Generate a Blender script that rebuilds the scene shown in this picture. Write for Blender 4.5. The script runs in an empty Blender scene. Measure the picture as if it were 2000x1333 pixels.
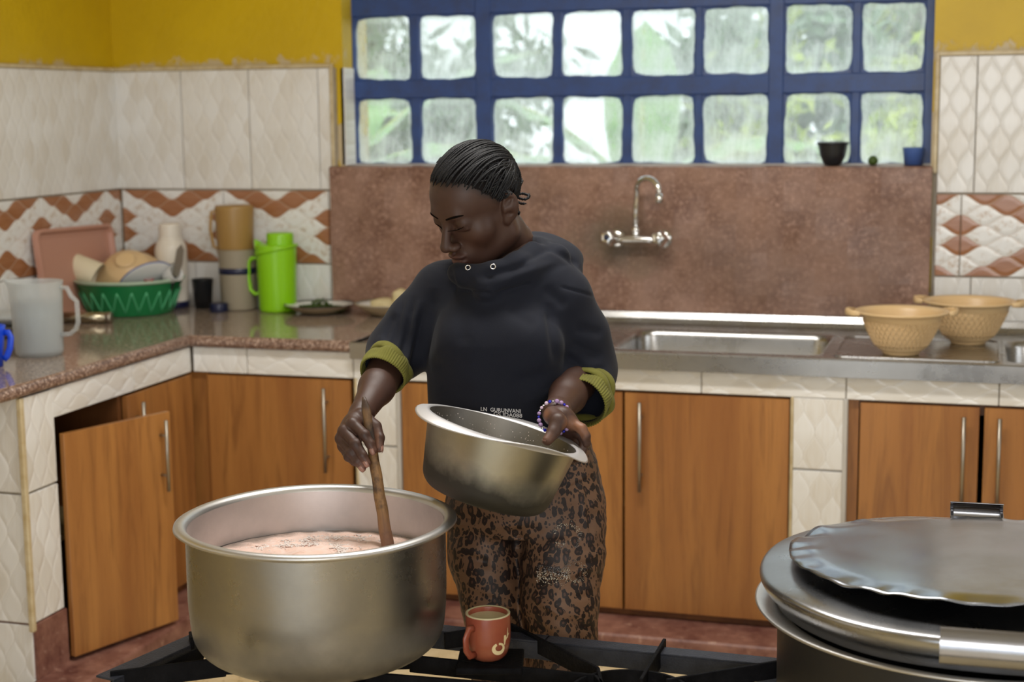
import bpy, bmesh, math, random, numpy as np
from mathutils import Vector, Matrix
random.seed(7); rng = np.random.RandomState(7)
C = bpy.context.scene.collection
PI = math.pi
# ------------------------------------------------------------------ camera
CAM = np.array([0.0, 0.0, 1.56]); FPX = 3048.0
PITCH, YAW, ROLL = math.radians(8.44), math.radians(16.89), math.radians(-0.60)
def cam_axes():
    cp, sp, cy, sy = math.cos(PITCH), math.sin(PITCH), math.cos(YAW), math.sin(YAW)
    f = np.array([-sy*cp, cy*cp, -sp]); r = np.array([cy, sy, 0.0]); u = np.cross(r, f)
    c, s = math.cos(ROLL), math.sin(ROLL)
    return r*c+u*s, -r*s+u*c, f
AR, AU, AF = cam_axes()
cam = bpy.data.objects.new('camera', bpy.data.cameras.new('camera')); C.objects.link(cam)
cam.matrix_world = Matrix(((AR[0], AU[0], -AF[0], CAM[0]), (AR[1], AU[1], -AF[1], CAM[1]), (AR[2], AU[2], -AF[2], CAM[2]), (0, 0, 0, 1)))
cam.data.sensor_width = 36.0; cam.data.lens = FPX*36.0/2000.0
cam.data.dof.use_dof = True; cam.data.dof.focus_distance = 2.80; cam.data.dof.aperture_fstop = 4.0
cam.data.clip_start = 0.05
bpy.context.scene.camera = cam
# surveying helpers: a sight line of the camera cut with a real plane of the room
def ray(x, y): return (AR*(x-1000.0)+AU*(666.5-y))/FPX+AF
def on_y(x, y, Y): d = ray(x, y); return CAM+d*((Y-CAM[1])/d[1])
def on_x(x, y, X): d = ray(x, y); return CAM+d*((X-CAM[0])/d[0])
def on_z(x, y, Z): d = ray(x, y); return CAM+d*((Z-CAM[2])/d[2])
def at(x, y, D): return CAM+ray(x, y)*D
# ------------------------------------------------------------------ view, world, lights
vs = bpy.context.scene.view_settings
vs.view_transform = 'Standard'; vs.look = 'None'; vs.gamma = 1.0; vs.use_curve_mapping = False
vs.exposure = -0.08
bpy.context.scene.cycles.max_bounces = 8
bpy.context.scene.cycles.transparent_max_bounces = 12
bpy.context.scene.cycles.sample_clamp_indirect = 6.0
bpy.context.scene.cycles.use_denoising = True
world = bpy.data.worlds.new('overcast_sky'); bpy.context.scene.world = world
world.use_nodes = True
wn = world.node_tree.nodes; wl = world.node_tree.links
bg = wn['Background']; bg.inputs['Color'].default_value = (0.88, 0.95, 1.0, 1); bg.inputs['Strength'].default_value = 2.3
def area(name, loc, target, sx, sy, power, col):
    l = bpy.data.lights.new(name, 'AREA'); l.shape = 'RECTANGLE'; l.size = sx; l.size_y = sy; l.energy = power; l.color = col
    o = bpy.data.objects.new(name, l); C.objects.link(o); o.location = loc
    d = Vector(target)-Vector(loc); o.rotation_euler = d.to_track_quat('-Z', 'Y').to_euler()
    return o
# daylight through the room's other windows and its open door, and an added overhead fill that shapes the figure
area('daylight_from_right_windows', (2.55, 2.4, 1.85), (-1.0, 2.9, 1.0), 2.4, 1.1, 18, (0.90, 0.95, 1.0))
area('daylight_from_door_behind', (0.9, -1.9, 1.75), (-0.7, 4.5, 1.2), 2.4, 1.5, 62, (1.0, 0.97, 0.94))
area('overhead_fill_light', (-0.9, 2.95, 2.66), (-0.9, 2.95, 0), 1.3, 0.25, 44, (1.0, 0.97, 0.92))
area('daylight_in_left_window', (-2.85, 1.2, 1.9), (-1.0, 2.5, 0.9), 1.2, 0.9, 3, (0.95, 0.98, 1.0))

# ------------------------------------------------------------------ materials
class N:
    """tiny expression wrapper over shader math nodes"""
    def __init__(s, t, sock): s.t = t; s.s = sock
    def _m(s, op, *a):
        n = s.t.nodes.new('ShaderNodeMath'); n.operation = op
        for i, v in enumerate((s,)+a):
            if isinstance(v, N): s.t.links.new(v.s, n.inputs[i])
            else: n.inputs[i].default_value = v
        return N(s.t, n.outputs[0])
    def __add__(s, o): return s._m('ADD', o)
    def __sub__(s, o): return s._m('SUBTRACT', o)
    def __mul__(s, o): return s._m('MULTIPLY', o)
    def __truediv__(s, o): return s._m('DIVIDE', o)
    def floor(s): return s._m('FLOOR')
    def abs(s): return s._m('ABSOLUTE')
    def cos(s): return s._m('COSINE')
    def mod2(s): return (s-((s*0.5).floor()*2.0))
    def lt(s, o): return s._m('LESS_THAN', o)
    def gt(s, o): return s._m('GREATER_THAN', o)
    def mn(s, o): return s._m('MINIMUM', o)
    def mx(s, o): return s._m('MAXIMUM', o)
    def pw(s, o): return s._m('POWER', o)
    def inv(s): return (s*-1.0)+1.0
class Mat:
    def __init__(s, name, col=(0.5, 0.5, 0.5), rough=0.5, metal=0.0, **kw):
        s.m = bpy.data.materials.new(name); s.m.use_nodes = True; s.t = s.m.node_tree
        s.b = s.t.nodes['Principled BSDF']; s.out = s.t.nodes['Material Output']
        s.col(col); s.b.inputs['Roughness'].default_value = rough; s.b.inputs['Metallic'].default_value = metal
        for k, v in kw.items(): s.b.inputs[k.replace('_', ' ')].default_value = v
    def col(s, c):
        if isinstance(c, tuple): s.b.inputs['Base Color'].default_value = (*c[:3], 1)
        else: s.t.links.new(c, s.b.inputs['Base Color'])
    def rough(s, v): s.t.links.new(v.s if isinstance(v, N) else v, s.b.inputs['Roughness'])
    def tc(s, which='Object'): return s.t.nodes.new('ShaderNodeTexCoord').outputs[which]
    def xyz(s, which='Object'):
        n = s.t.nodes.new('ShaderNodeSeparateXYZ'); s.t.links.new(s.tc(which), n.inputs[0]); return [N(s.t, o) for o in n.outputs]
    def mapping(s, scale, which='Object', rot=(0, 0, 0)):
        n = s.t.nodes.new('ShaderNodeMapping'); s.t.links.new(s.tc(which) if isinstance(which, str) else which, n.inputs[0])
        n.inputs['Scale'].default_value = scale; n.inputs['Rotation'].default_value = rot; return n.outputs[0]
    def noise(s, scale=5, detail=3, rough=.5, vec=None, dist=0.0, fac=True):
        n = s.t.nodes.new('ShaderNodeTexNoise'); n.inputs['Scale'].default_value = scale; n.inputs['Detail'].default_value = detail
        n.inputs['Roughness'].default_value = rough; n.inputs['Distortion'].default_value = dist
        s.t.links.new(vec if vec is not None else s.tc(), n.inputs['Vector']); return N(s.t, n.outputs[0])
    def voro(s, scale=5, vec=None, feature='F1', out='Distance', rnd=1.0):
        n = s.t.nodes.new('ShaderNodeTexVoronoi'); n.feature = feature; n.inputs['Scale'].default_value = scale; n.inputs['Randomness'].default_value = rnd
        s.t.links.new(vec if vec is not None else s.tc(), n.inputs['Vector']); return N(s.t, n.outputs[out])
    def white(s, v):
        n = s.t.nodes.new('ShaderNodeTexWhiteNoise'); n.noise_dimensions = '1D'; s.t.links.new(v.s, n.inputs['W']); return N(s.t, n.outputs['Value'])
    def rnd(s): return N(s.t, s.t.nodes.new('ShaderNodeObjectInfo').outputs['Random'])
    def ramp(s, v, stops, const=False):
        n = s.t.nodes.new('ShaderNodeValToRGB'); s.t.links.new(v.s, n.inputs[0]); e = n.color_ramp.elements
        if const: n.color_ramp.interpolation = 'CONSTANT'
        while len(e) < len(stops): e.new(0.5)
        for i, (p, c) in enumerate(stops):
            e[i].position = p; e[i].color = (*c, 1) if isinstance(c, tuple) else (c, c, c, 1)
        return n.outputs[0]
    def mix(s, f, a, b, mode='MIX'):
        n = s.t.nodes.new('ShaderNodeMix'); n.data_type = 'RGBA'; n.blend_type = mode; n.clamp_factor = True
        for sock, v in ((n.inputs[0], f), (n.inputs[6], a), (n.inputs[7], b)):
            if isinstance(v, N): s.t.links.new(v.s, sock)
            elif isinstance(v, tuple): sock.default_value = (*v, 1)
            elif isinstance(v, (int, float)): sock.default_value = v
            else: s.t.links.new(v, sock)
        return n.outputs[2]
    def bump(s, h, strength=0.3, dist=0.01):
        n = s.t.nodes.new('ShaderNodeBump'); n.inputs['Strength'].default_value = strength; n.inputs['Distance'].default_value = dist
        s.t.links.new(h.s if isinstance(h, N) else h, n.inputs['Height']); s.t.links.new(n.outputs[0], s.b.inputs['Normal']); return s
def srgb(r, g, b):
    f = lambda c: (c/255/12.92) if c/255 <= 0.04045 else ((c/255+0.055)/1.055)**2.4
    return (f(r), f(g), f(b))

def ogee(m, u, v, s_, p_):
    """leaf lattice: returns (cell column, cell row along the leaf, distance to the leaf edge 0..1)"""
    uu = u/s_; c = (v*(2*PI/p_)).cos()*0.5
    k = uu.floor(); par = k.mod2(); sg = (par*-2.0)+1.0        # +1 even, -1 odd
    lo = k+c*sg; hi = (k+1.0)-c*sg
    below = uu.lt(lo); above = uu.gt(hi)
    idx = k-below+above
    par2 = idx.mod2(); sg2 = (par2*-2.0)+1.0
    lo2 = idx+c*sg2; hi2 = (idx+1.0)-c*sg2
    d = (uu-lo2).mn(hi2-uu)
    row = ((v/p_)+par2*0.5).floor()
    return idx, row, d, par2
def tile_mat(name, swap, base=(0.80, 0.79, 0.765), warm=(0.68, 0.63, 0.55)):
    m = Mat(name, rough=0.2, Specular_IOR_Level=0.45)
    X, Y, Z = m.xyz(); X = X+m.rnd()*0.03
    u, v = (Z, X) if swap else (X, Z)
    idx, row, d, par = ogee(m, u+1.0, v+2.02, 0.031 if not swap else 0.030, 0.135)
    w = m.white(idx*7.13+row*3.71+m.rnd()*50.0)
    gr = m.noise(9, 4, .6, m.mapping((1, 1, 12) if swap else (14, 1, 1.0)), 0.6)
    f = (w-0.35)*0.9+(gr-0.5)*1.3
    c = m.mix(f, base, warm)
    c = m.mix(m.noise(3.5, 3)*1.6-0.75, c, (0.56, 0.50, 0.40))
    h = (d.mn(0.42)).pw(0.6)
    e_ = (d*7.0).mn(1.0).inv(); c = m.mix(((d-0.10).abs()*14.0).mn(1.0).inv()*0.55, c, (0.88, 0.87, 0.85))  # pale line inside each leaf edge: light on the relief painted in
    m.col(m.mix((d*16.0).mn(1.0).inv()*0.28, c, (0.50, 0.46, 0.40)))  # dark leaf edge: shade of the relief groove painted into the colour
    m.bump(h, 0.42, 0.006)
    return m.m
M = {}
M['tile_v'] = tile_mat('cream_glazed_tile', False)
M['tile_h'] = tile_mat('cream_glazed_tile_sideways', True)
def decor():
    m = Mat('brown_white_leaf_tile', rough=0.2)
    X, Y, Z = m.xyz()
    P_ = 0.4/3
    idx, row, d, par = ogee(m, Z+0.03125*8.5, X+P_*3.5, 0.03125, P_)
    cx = (row+0.5-par*0.5)*P_-P_*3.5                 # along the tile, from its middle
    i3 = (((cx.abs()/(P_*0.5))+0.5).floor()*-1.0)+3.0  # 3 tile middle .. 0 tile edge
    rr = (idx-8.0).abs()                             # leaf centre above or below the middle, in half leaves
    s5 = ((i3+rr-5.0).abs()).lt(0.5)
    s1 = ((i3.lt(0.5))*((rr-1.0).abs().lt(0.5)))
    brown = s5.mx(s1)
    smud = m.noise(60, 4, .65)
    wcol = m.mix((smud-0.52)*5.0, (0.80, 0.79, 0.76), (0.50, 0.36, 0.24))
    wcol = m.mix((d.mn(0.5)*3.0).inv()*0.6+0.0, wcol, (0.80, 0.79, 0.77))
    gr = m.noise(9, 4, .6, m.mapping((1, 1, 9)), 0.6)
    bcol = m.mix((gr-0.4)*2.0, (0.33, 0.135, 0.055), (0.42, 0.20, 0.10))
    c = m.mix(brown, wcol, bcol)
    m.col(m.mix((d*11.0).mn(1.0).inv()*0.55, c, (0.62, 0.50, 0.40)))
    m.bump((d.mn(0.45)).pw(0.6), 0.5, 0.004)
    return m.m
M['decor'] = decor()
def painted(name, c1, c2, sc=3.0, rough=0.45, bump=0.15, spec=0.5):
    m = Mat(name, rough=rough, Specular_IOR_Level=spec); n = m.noise(sc, 6, .6)
    m.col(m.mix((n-0.38)*3.2, c1, c2)); m.bump(m.noise(sc*9, 4), bump, 0.01); return m
def yellow():
    m = Mat('yellow_wall_paint', rough=0.42); X, Y, Z = m.xyz()
    n = m.noise(2.2, 6, .6); c = m.mix((n-0.36)*3.0, (0.64, 0.43, 0.002), (0.52, 0.34, 0.004))
    # flaked paint low down by the tile edge
    z = (Z-1.72); fl = m.noise(14, 6, .75, m.mapping((1, 1, .7)))+((z*-1.0)+0.055)*4.0*1.0
    patch = m.noise(2.6, 2)
    k = (fl-0.63)*18.0*((patch-0.44)*9.0).mn(1.0).mx(0.0)*(z.lt(0.12))
    c = m.mix(k, c, (0.55, 0.44, 0.26)); m.col(c); m.bump(m.noise(40, 4)+k.mn(1.0).mx(0.0)*-0.6, 0.25, 0.008)
    return m.m
M['yellow'] = yellow()
M['plaster'] = painted('pale_plaster', (0.55, 0.53, 0.49), (0.47, 0.44, 0.40)).m
M['ceiling'] = painted('ceiling_paint', (0.62, 0.60, 0.55), (0.55, 0.53, 0.48)).m
M['grout'] = painted('grout', (0.36, 0.31, 0.24), (0.25, 0.20, 0.14), 12).m
M['tile_trim'] = painted('cream_plastic_edge_strip', (0.62, 0.52, 0.33), (0.45, 0.33, 0.16), 22, .35, .05).m
M['wall_outer'] = painted('outside_render', (0.5, 0.48, 0.45), (0.4, 0.38, 0.35)).m
def redcement():
    m = Mat('red_oxide_cement', rough=0.42)
    n = m.noise(7, 8, .68); f = m.noise(70, 6, .7); g = m.noise(2.4, 3)
    c = m.mix((n-0.35)*3.4, srgb(112, 78, 62), srgb(154, 120, 102))
    c = m.mix((f-0.50)*5.0, c, srgb(176, 140, 122))
    c = m.mix((g-0.5)*2.2, c, srgb(112, 88, 74))
    X, Y, Z = m.xyz(); dx = (X+1.14)/0.20; dz = (Z-1.13)/0.13; sd_ = (dx*dx+dz*dz).pw(0.5)
    c = m.mix(((sd_*-1.0)+1.0+(n-0.5)*1.6)*1.1, c, srgb(88, 78, 60))
    m.col(c); m.rough(m.noise(9, 4)*0.3+0.28); m.bump(f, 0.12, 0.004); return m.m
M['redcement'] = redcement()
def redcement_rough():
    m = Mat('worn_red_floor_cement', rough=0.5)
    n = m.noise(9, 8, .7); c = m.mix((n-0.38)*3.5, srgb(100, 58, 50), srgb(156, 112, 96))
    c = m.mix((m.noise(24, 5, .7)-0.6)*6.0, c, srgb(196, 160, 140)); m.col(c); m.bump(n, 0.2, 0.01); return m.m
M['redfloor'] = redcement_rough()
def terrazzo(name, a, b, d, rough=0.09):
    m = Mat(name, rough=rough, Specular_IOR_Level=0.6)
    v = m.voro(150); w = m.voro(150, out='Color'); n = m.noise(90, 4, .7); l = m.noise(4, 3)
    c = m.mix((n-0.42)*4.0, a, b); c = m.mix(v.lt(0.32)*(n.gt(0.48)), c, d); c = m.mix((l-0.45)*1.4, c, a)
    m.col(c); return m.m
M['terrazzo'] = terrazzo('polished_brown_terrazzo', srgb(128, 110, 96), srgb(172, 154, 138), srgb(214, 200, 186))
M['terrazzo_edge'] = terrazzo('rough_terrazzo_edge', srgb(104, 78, 66), srgb(176, 146, 128), srgb(226, 202, 186), 0.35)
def floor_tile():
    m = Mat('speckled_beige_floor_tile', rough=0.25)
    n = m.noise(14, 6, .7); s = m.voro(60)
    c = m.mix((n-0.42)*3.0, srgb(232, 214, 172), srgb(206, 184, 136)); c = m.mix((s.lt(0.22))*(n.gt(0.5))*0.8, c, srgb(110, 88, 56)); m.col(c); return m.m
M['floor_tile'] = floor_tile()
def wood(name, a, b, c3, rough=0.34):
    m = Mat(name, rough=rough)
    off = m.rnd()*9.0
    vec = m.mapping((1, 1, .075)); n = m.t.nodes.new('ShaderNodeVectorMath'); n.operation = 'ADD'; m.t.links.new(vec, n.inputs[0])
    cx = m.t.nodes.new('ShaderNodeCombineXYZ'); m.t.links.new(off.s, cx.inputs[0]); m.t.links.new(cx.outputs[0], n.inputs[1]); vv = n.outputs[0]
    broad = m.noise(7.5, 3, .5, vv, 0.4); mid = m.noise(26, 4, .6, vv, 1.0); fine = m.noise(190, 3, .6, vv)
    c = m.mix((broad-0.38)*3.4, a, b); c = m.mix((mid-0.5)*2.8, c, c3); c = m.mix((fine-0.5)*0.9, c, c3)
    m.col(c); m.bump(fine, 0.04, 0.002); return m.m
M['wood'] = wood('cherry_laminate', srgb(172, 118, 62), srgb(142, 90, 46), srgb(108, 66, 34))
M['wood_edge'] = wood('laminate_edging', srgb(118, 74, 38), srgb(96, 58, 30), srgb(80, 48, 26))
M['inner_board'] = Mat('cabinet_inner_board', srgb(120, 104, 70), 0.6).m
M['dark'] = Mat('dark_cavity', (0.012, 0.011, 0.010), 0.8).m
def blue_paint():
    m = Mat('blue_gloss_window_paint', rough=0.38); n = m.noise(16, 6, .65); e = m.noise(50, 5, .7)
    c = m.mix((n-0.42)*3, srgb(44, 72, 130), srgb(44, 60, 102)); c = m.mix((e-0.62)*8.0, c, srgb(60, 50, 48)); m.col(c); m.bump(e, 0.15, 0.004); return m.m
M['blue_paint'] = blue_paint()
def glass_pane():
    m = Mat('grimy_window_glass', rough=0.5); t = m.t; t.nodes.remove(m.b)
    tr = t.nodes.new('ShaderNodeBsdfTransparent'); tr.inputs[0].default_value = (0.95, 0.97, 0.96, 1)
    tl = t.nodes.new('ShaderNodeBsdfTranslucent'); tl.inputs[0].default_value = (0.90, 0.95, 0.93, 1)
    df = t.nodes.new('ShaderNodeBsdfDiffuse'); df.inputs[0].default_value = (0.75, 0.78, 0.76, 1)
    gl = t.nodes.new('ShaderNodeBsdfGlossy'); gl.inputs['Roughness'].default_value = 0.12
    a = t.nodes.new('ShaderNodeMixShader'); a.inputs[0].default_value = 0.12; t.links.new(tl.outputs[0], a.inputs[1]); t.links.new(df.outputs[0], a.inputs[2])
    g1 = m.noise(5, 5, .65, None, 0.4); g2 = m.noise(22, 5, .7, m.mapping((1.6, 1, .5)))
    X, Y, Z = m.xyz('Generated')
    ex = ((X-0.5).abs().mx((Z-0.5).abs())-0.36).mx(0.0)*2.6
    f = ((g1-0.5)*1.2+(g2-0.5)*0.9+0.31+ex+(m.rnd()-0.5)*0.22).mx(0.14).mn(0.93)
    mx_ = t.nodes.new('ShaderNodeMixShader'); t.links.new(f.s, mx_.inputs[0]); t.links.new(tr.outputs[0], mx_.inputs[1]); t.links.new(a.outputs[0], mx_.inputs[2])
    m3 = t.nodes.new('ShaderNodeMixShader'); m3.inputs[0].default_value = 0.04; t.links.new(mx_.outputs[0], m3.inputs[1]); t.links.new(gl.outputs[0], m3.inputs[2])
    t.links.new(m3.outputs[0], m.out.inputs[0]); return m.m
M['pane'] = glass_pane()
def steel(name, col=(0.46, 0.455, 0.45), rough=0.28, smudge=0.12, dirt=None, radial=False, aniso=0.0):
    m = Mat(name, col, rough, 1.0)
    n = m.noise(7, 6, .65); f = m.noise(60, 4, .6, m.mapping((1, 1, 9)))
    c = m.mix((n-0.4)*2.2, col, tuple(x*0.78 for x in col))
    if dirt:
        dcol, zlo, zhi, amt = dirt; X, Y, Z = m.xyz()
        k = ((Z*-1.0+zhi)/(zhi-zlo)).mx(0.0).mn(1.0)
        g = (m.noise(6, 5, .6)*0.75+m.noise(26, 4, .7)*0.12+k*1.0-0.78)*1.35*amt
        k2 = g.mx(0.0).mn(1.0)
        c = m.mix(k2*0.92, c, dcol); m.rough((n-0.5)*smudge*3+rough+k2*0.22)
        mt = k2.inv()*0.45+0.55; m.t.links.new(mt.s, m.b.inputs['Metallic'])
    else: m.rough((n-0.5)*smudge*3+rough)
    m.col(c); m.bump(f, 0.035, 0.002)
    if aniso: m.b.inputs['Anisotropic'].default_value = aniso
    return m.m
M['steel'] = steel('brushed_stainless_steel')
M['chrome'] = Mat('chrome', (0.80, 0.80, 0.80), 0.08, 1.0).m
M['handle'] = Mat('satin_nickel', (0.40, 0.36, 0.30), 0.42, 1.0).m
M['pot_alu'] = steel('dull_aluminium', (0.37, 0.362, 0.35), 0.30, 0.14, (srgb(54, 46, 34), 0.0, 0.15, 1.0), aniso=.6)
M['pot_alu_in'] = steel('aluminium_inside', (0.62, 0.60, 0.60), 0.42, 0.06)
M['rim_alu'] = steel('bright_rim_aluminium', (0.62, 0.61, 0.60), 0.40, 0.05)
M['sooty_alu'] = steel('sooty_aluminium', (0.36, 0.34, 0.28), 0.36, 0.10, (srgb(20, 16, 10), -0.0, 0.13, 1.9))
M['floury'] = steel('flour_dusted_inside', (0.26, 0.245, 0.22), 0.5, 0.06)
M['pale_rim'] = Mat('pale_worn_rim', (0.66, 0.65, 0.66), 0.42, 0.65).m
M['lid_alu'] = steel('worn_lid_aluminium', (0.37, 0.395, 0.445), 0.22, 0.10)
M['lid_dark'] = steel('darkened_lid_aluminium', (0.38, 0.385, 0.40), 0.28, 0.08, (srgb(44, 36, 22), -0.045, 0.040, 1.0))
M['lid_handle'] = steel('worn_dark_handle', (0.34, 0.34, 0.36), 0.2, 0.06)
def black_pot():
    m = Mat('soot_black_pot', (0.012, 0.012, 0.012), 0.45); n = m.noise(16, 6, .75); s = m.noise(5, 3)
    k = ((n-0.64)*14.0*(s.gt(0.47))).mn(1.0).mx(0.0); m.col(m.mix(k, (0.014, 0.013, 0.012), srgb(128, 112, 62))); m.bump(n, 0.2, 0.004); return m.m
M['black_pot'] = black_pot()
M['iron'] = painted('black_iron', (0.006, 0.006, 0.007), (0.012, 0.012, 0.014), 20, 0.6, 0.2, .04).m
M['iron_top'] = painted('grey_blue_iron', (0.022, 0.025, 0.036), (0.036, 0.040, 0.055), 30, 0.45, 0.2, .22).m
def plastic(name, c, rough=0.35, **kw): return Mat(name, c, rough, **kw).m
M['lime'] = plastic('lime_green_plastic', srgb(140, 205, 18), 0.32)
M['green'] = plastic('deep_green_plastic', srgb(30, 128, 72), 0.28, Transmission_Weight=0.12)
M['green_rib'] = plastic('light_green_rib', srgb(84, 176, 124), 0.3)
M['green_rim'] = plastic('pale_green_rim', srgb(170, 190, 165), 0.35)
M['beige'] = plastic('beige_plastic', srgb(222, 190, 142), 0.36)
M['cream'] = plastic('cream_plastic', srgb(226, 214, 184), 0.36)
M['cream_white'] = plastic('off_white_plastic', srgb(224, 216, 202), 0.36)
M['pink'] = plastic('dusty_pink_plastic', srgb(190, 140, 120), 0.42)
M['blue'] = plastic('bright_blue_plastic', srgb(25, 75, 215), 0.3)
M['navy'] = plastic('navy_plastic', srgb(22, 26, 58), 0.3)
M['charcoal'] = plastic('charcoal_plastic', srgb(30, 32, 36), 0.3)
M['dim_blue'] = plastic('dusty_blue_plastic', srgb(70, 100, 165), 0.45)
M['amber'] = plastic('cloudy_amber_plastic', srgb(190, 150, 84), 0.4, Transmission_Weight=0.35)
M['smoke'] = plastic('cloudy_grey_plastic', srgb(196, 184, 160), 0.4, Transmission_Weight=0.45)
def frost():
    m = Mat('frosted_clear_plastic', rough=0.38); t = m.t; t.nodes.remove(m.b)
    tr = t.nodes.new('ShaderNodeBsdfTransparent'); tr.inputs[0].default_value = (0.93, 0.95, 0.95, 1)
    df = t.nodes.new('ShaderNodeBsdfPrincipled'); df.inputs['Base Color'].default_value = (0.80, 0.82, 0.82, 1); df.inputs['Roughness'].default_value = 0.32
    tl = t.nodes.new('ShaderNodeBsdfTranslucent'); tl.inputs[0].default_value = (0.75, 0.77, 0.77, 1)
    a = t.nodes.new('ShaderNodeMixShader'); a.inputs[0].default_value = 0.35; t.links.new(df.outputs[0], a.inputs[1]); t.links.new(tl.outputs[0], a.inputs[2])
    X, Y, Z = m.xyz('Object')
    lw = t.nodes.new('ShaderNodeLayerWeight'); lw.inputs[0].default_value = 0.35
    f = N(t, lw.outputs['Facing'])*0.5+0.34
    mx_ = t.nodes.new('ShaderNodeMixShader'); t.links.new(f.s, mx_.inputs[0]); t.links.new(tr.outputs[0], mx_.inputs[1]); t.links.new(a.outputs[0], mx_.inputs[2])
    t.links.new(mx_.outputs[0], m.out.inputs[0]); return m.m
M['frost'] = frost()
M['water'] = Mat('cloudy_water', (0.42, 0.46, 0.47), 0.15, Alpha=0.55).m
M['white_enamel'] = Mat('white_enamel', (0.74, 0.73, 0.71), 0.18).m
M['enamel_under'] = Mat('cream_plate_underside', srgb(190, 172, 138), 0.3).m
M['dark_rim'] = Mat('dark_enamel_edge', srgb(70, 48, 40), 0.3).m
M['leaf_green'] = Mat('chopped_greens', srgb(62, 84, 24), 0.6).m
M['dough'] = painted('pale_ugali', srgb(222, 206, 160), srgb(204, 186, 140), 25, .6, .4).m
M['stickwood'] = None
def stickwood():
    m = Mat('charred_wooden_stick', rough=0.5); v = m.mapping((1, 1, .12))
    n = m.noise(120, 4, .6, v, 1.0); b = m.noise(13, 5, .65); X, Y, Z = m.xyz()
    c = m.mix((n-0.42)*3, srgb(140, 104, 62), srgb(86, 60, 38)); c = m.mix((b-0.45)*7.0, c, srgb(42, 28, 20))
    top = ((Z-0.27)*14.0).mx(0.0).mn(0.85); c = m.mix(top, c, srgb(52, 36, 28)); low = ((Z*-1.0+0.13)*12).mx(0.0).mn(0.7); c = m.mix(low, c, srgb(134, 96, 80)); m.col(c); m.bump(n, 0.3, 0.002); return m.m
M['stickwood'] = stickwood()
def stew():
    m = Mat('pinkish_frothy_broth', rough=0.2, Subsurface_Weight=0.0); X, Y, Z = m.xyz()
    n = m.noise(8, 6, .65, None, 1.4); f = m.noise(48, 6, .8, None, 0.6)
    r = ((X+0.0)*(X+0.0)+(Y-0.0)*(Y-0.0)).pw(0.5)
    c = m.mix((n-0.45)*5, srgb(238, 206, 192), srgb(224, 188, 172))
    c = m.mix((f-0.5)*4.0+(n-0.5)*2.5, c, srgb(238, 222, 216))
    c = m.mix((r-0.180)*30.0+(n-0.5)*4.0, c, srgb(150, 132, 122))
    m.col(c); m.rough((f-0.4)*1.0+0.25); m.bump(f, 0.25, 0.002); return m.m
M['stew'] = stew()
M['foam'] = painted('white_froth', srgb(240, 230, 226), srgb(224, 208, 200), 60, .4, .05).m
M['bubble'] = Mat('broth_bubble', (0.8, 0.72, 0.68), 0.06, Alpha=0.35).m
M['mug_red'] = painted('terracotta_glaze', srgb(140, 68, 50), srgb(156, 88, 62), 9, .3, .05).m
M['mug_in'] = Mat('cream_glaze', srgb(200, 190, 150), 0.3).m
M['mug_print'] = Mat('cream_print', srgb(226, 206, 158), 0.4).m
# ------------------------------------------------------------------ builders
def mesh_obj(name, verts, faces, mat=None, parent=None, smooth=True, loc=None, rot=None, uvs=None):
    me = bpy.data.meshes.new(name); me.from_pydata([tuple(map(float, v)) for v in verts], [], [tuple(f) for f in faces]); me.update()
    if smooth: me.polygons.foreach_set('use_smooth', [True]*len(me.polygons))
    return link(name, me, mat, parent, loc, rot)
def link(name, me, mat=None, parent=None, loc=None, rot=None):
    o = bpy.data.objects.new(name, me); C.objects.link(o)
    if mat is not None and len(me.materials) == 0: me.materials.append(mat)
    if parent is not None: o.parent = parent
    if loc is not None: o.location = loc
    if rot is not None: o.rotation_euler = rot
    return o
def tag(o, label=None, cat=None, group=None, kind=None):
    if label: o['label'] = label
    if cat: o['category'] = cat
    if group: o['group'] = group
    if kind: o['kind'] = kind
    return o
def empty(name, loc, label, cat, group=None, rotz=0.0, rot=None):
    o = bpy.data.objects.new(name, None); C.objects.link(o); o.empty_display_size = 0.05
    o.location = loc; o.rotation_euler = rot if rot else (0, 0, rotz); return tag(o, label, cat, group)
def bm_obj(name, bm, mat=None, parent=None, smooth=False, loc=None, rot=None):
    me = bpy.data.meshes.new(name); bm.normal_update(); bm.to_mesh(me); bm.free()
    if smooth: me.polygons.foreach_set('use_smooth', [True]*len(me.polygons))
    return link(name, me, mat, parent, loc, rot)
def add_box(bm, lo, hi, bev=0.0, mtx=None):
    r = bmesh.ops.create_cube(bm, size=1.0); vs_ = r['verts']
    lo = Vector(lo); hi = Vector(hi)
    for v in vs_: v.co = Vector(((lo[i]+hi[i])/2+v.co[i]*(hi[i]-lo[i])) for i in range(3))
    if bev > 0:
        es = list({e for v in vs_ for e in v.link_edges})
        rr = bmesh.ops.bevel(bm, geom=es, offset=bev, segments=1, affect='EDGES', profile=0.5)
        vs_ = list({v for f in rr['faces'] for v in f.verts})
    if mtx is not None: bmesh.ops.transform(bm, matrix=mtx, verts=vs_)
def box(name, lo, hi, mat, parent=None, bev=0.0, loc=None, rot=None, base=None):
    bm = bmesh.new(); add_box(bm, lo, hi, bev); return bm_obj(name, bm, mat, parent, False, loc, rot)
def wbox(name, lo, hi, mat, parent=None, bev=0.0):
    """box given in room coordinates, its origin in its own middle"""
    c = [(a+b)/2 for a, b in zip(lo, hi)]; p = parent.location if parent is not None else Vector((0, 0, 0))
    return box(name, [a-k for a, k in zip(lo, c)], [b-k for b, k in zip(hi, c)], mat, parent, bev, loc=Vector(c)-p)
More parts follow.
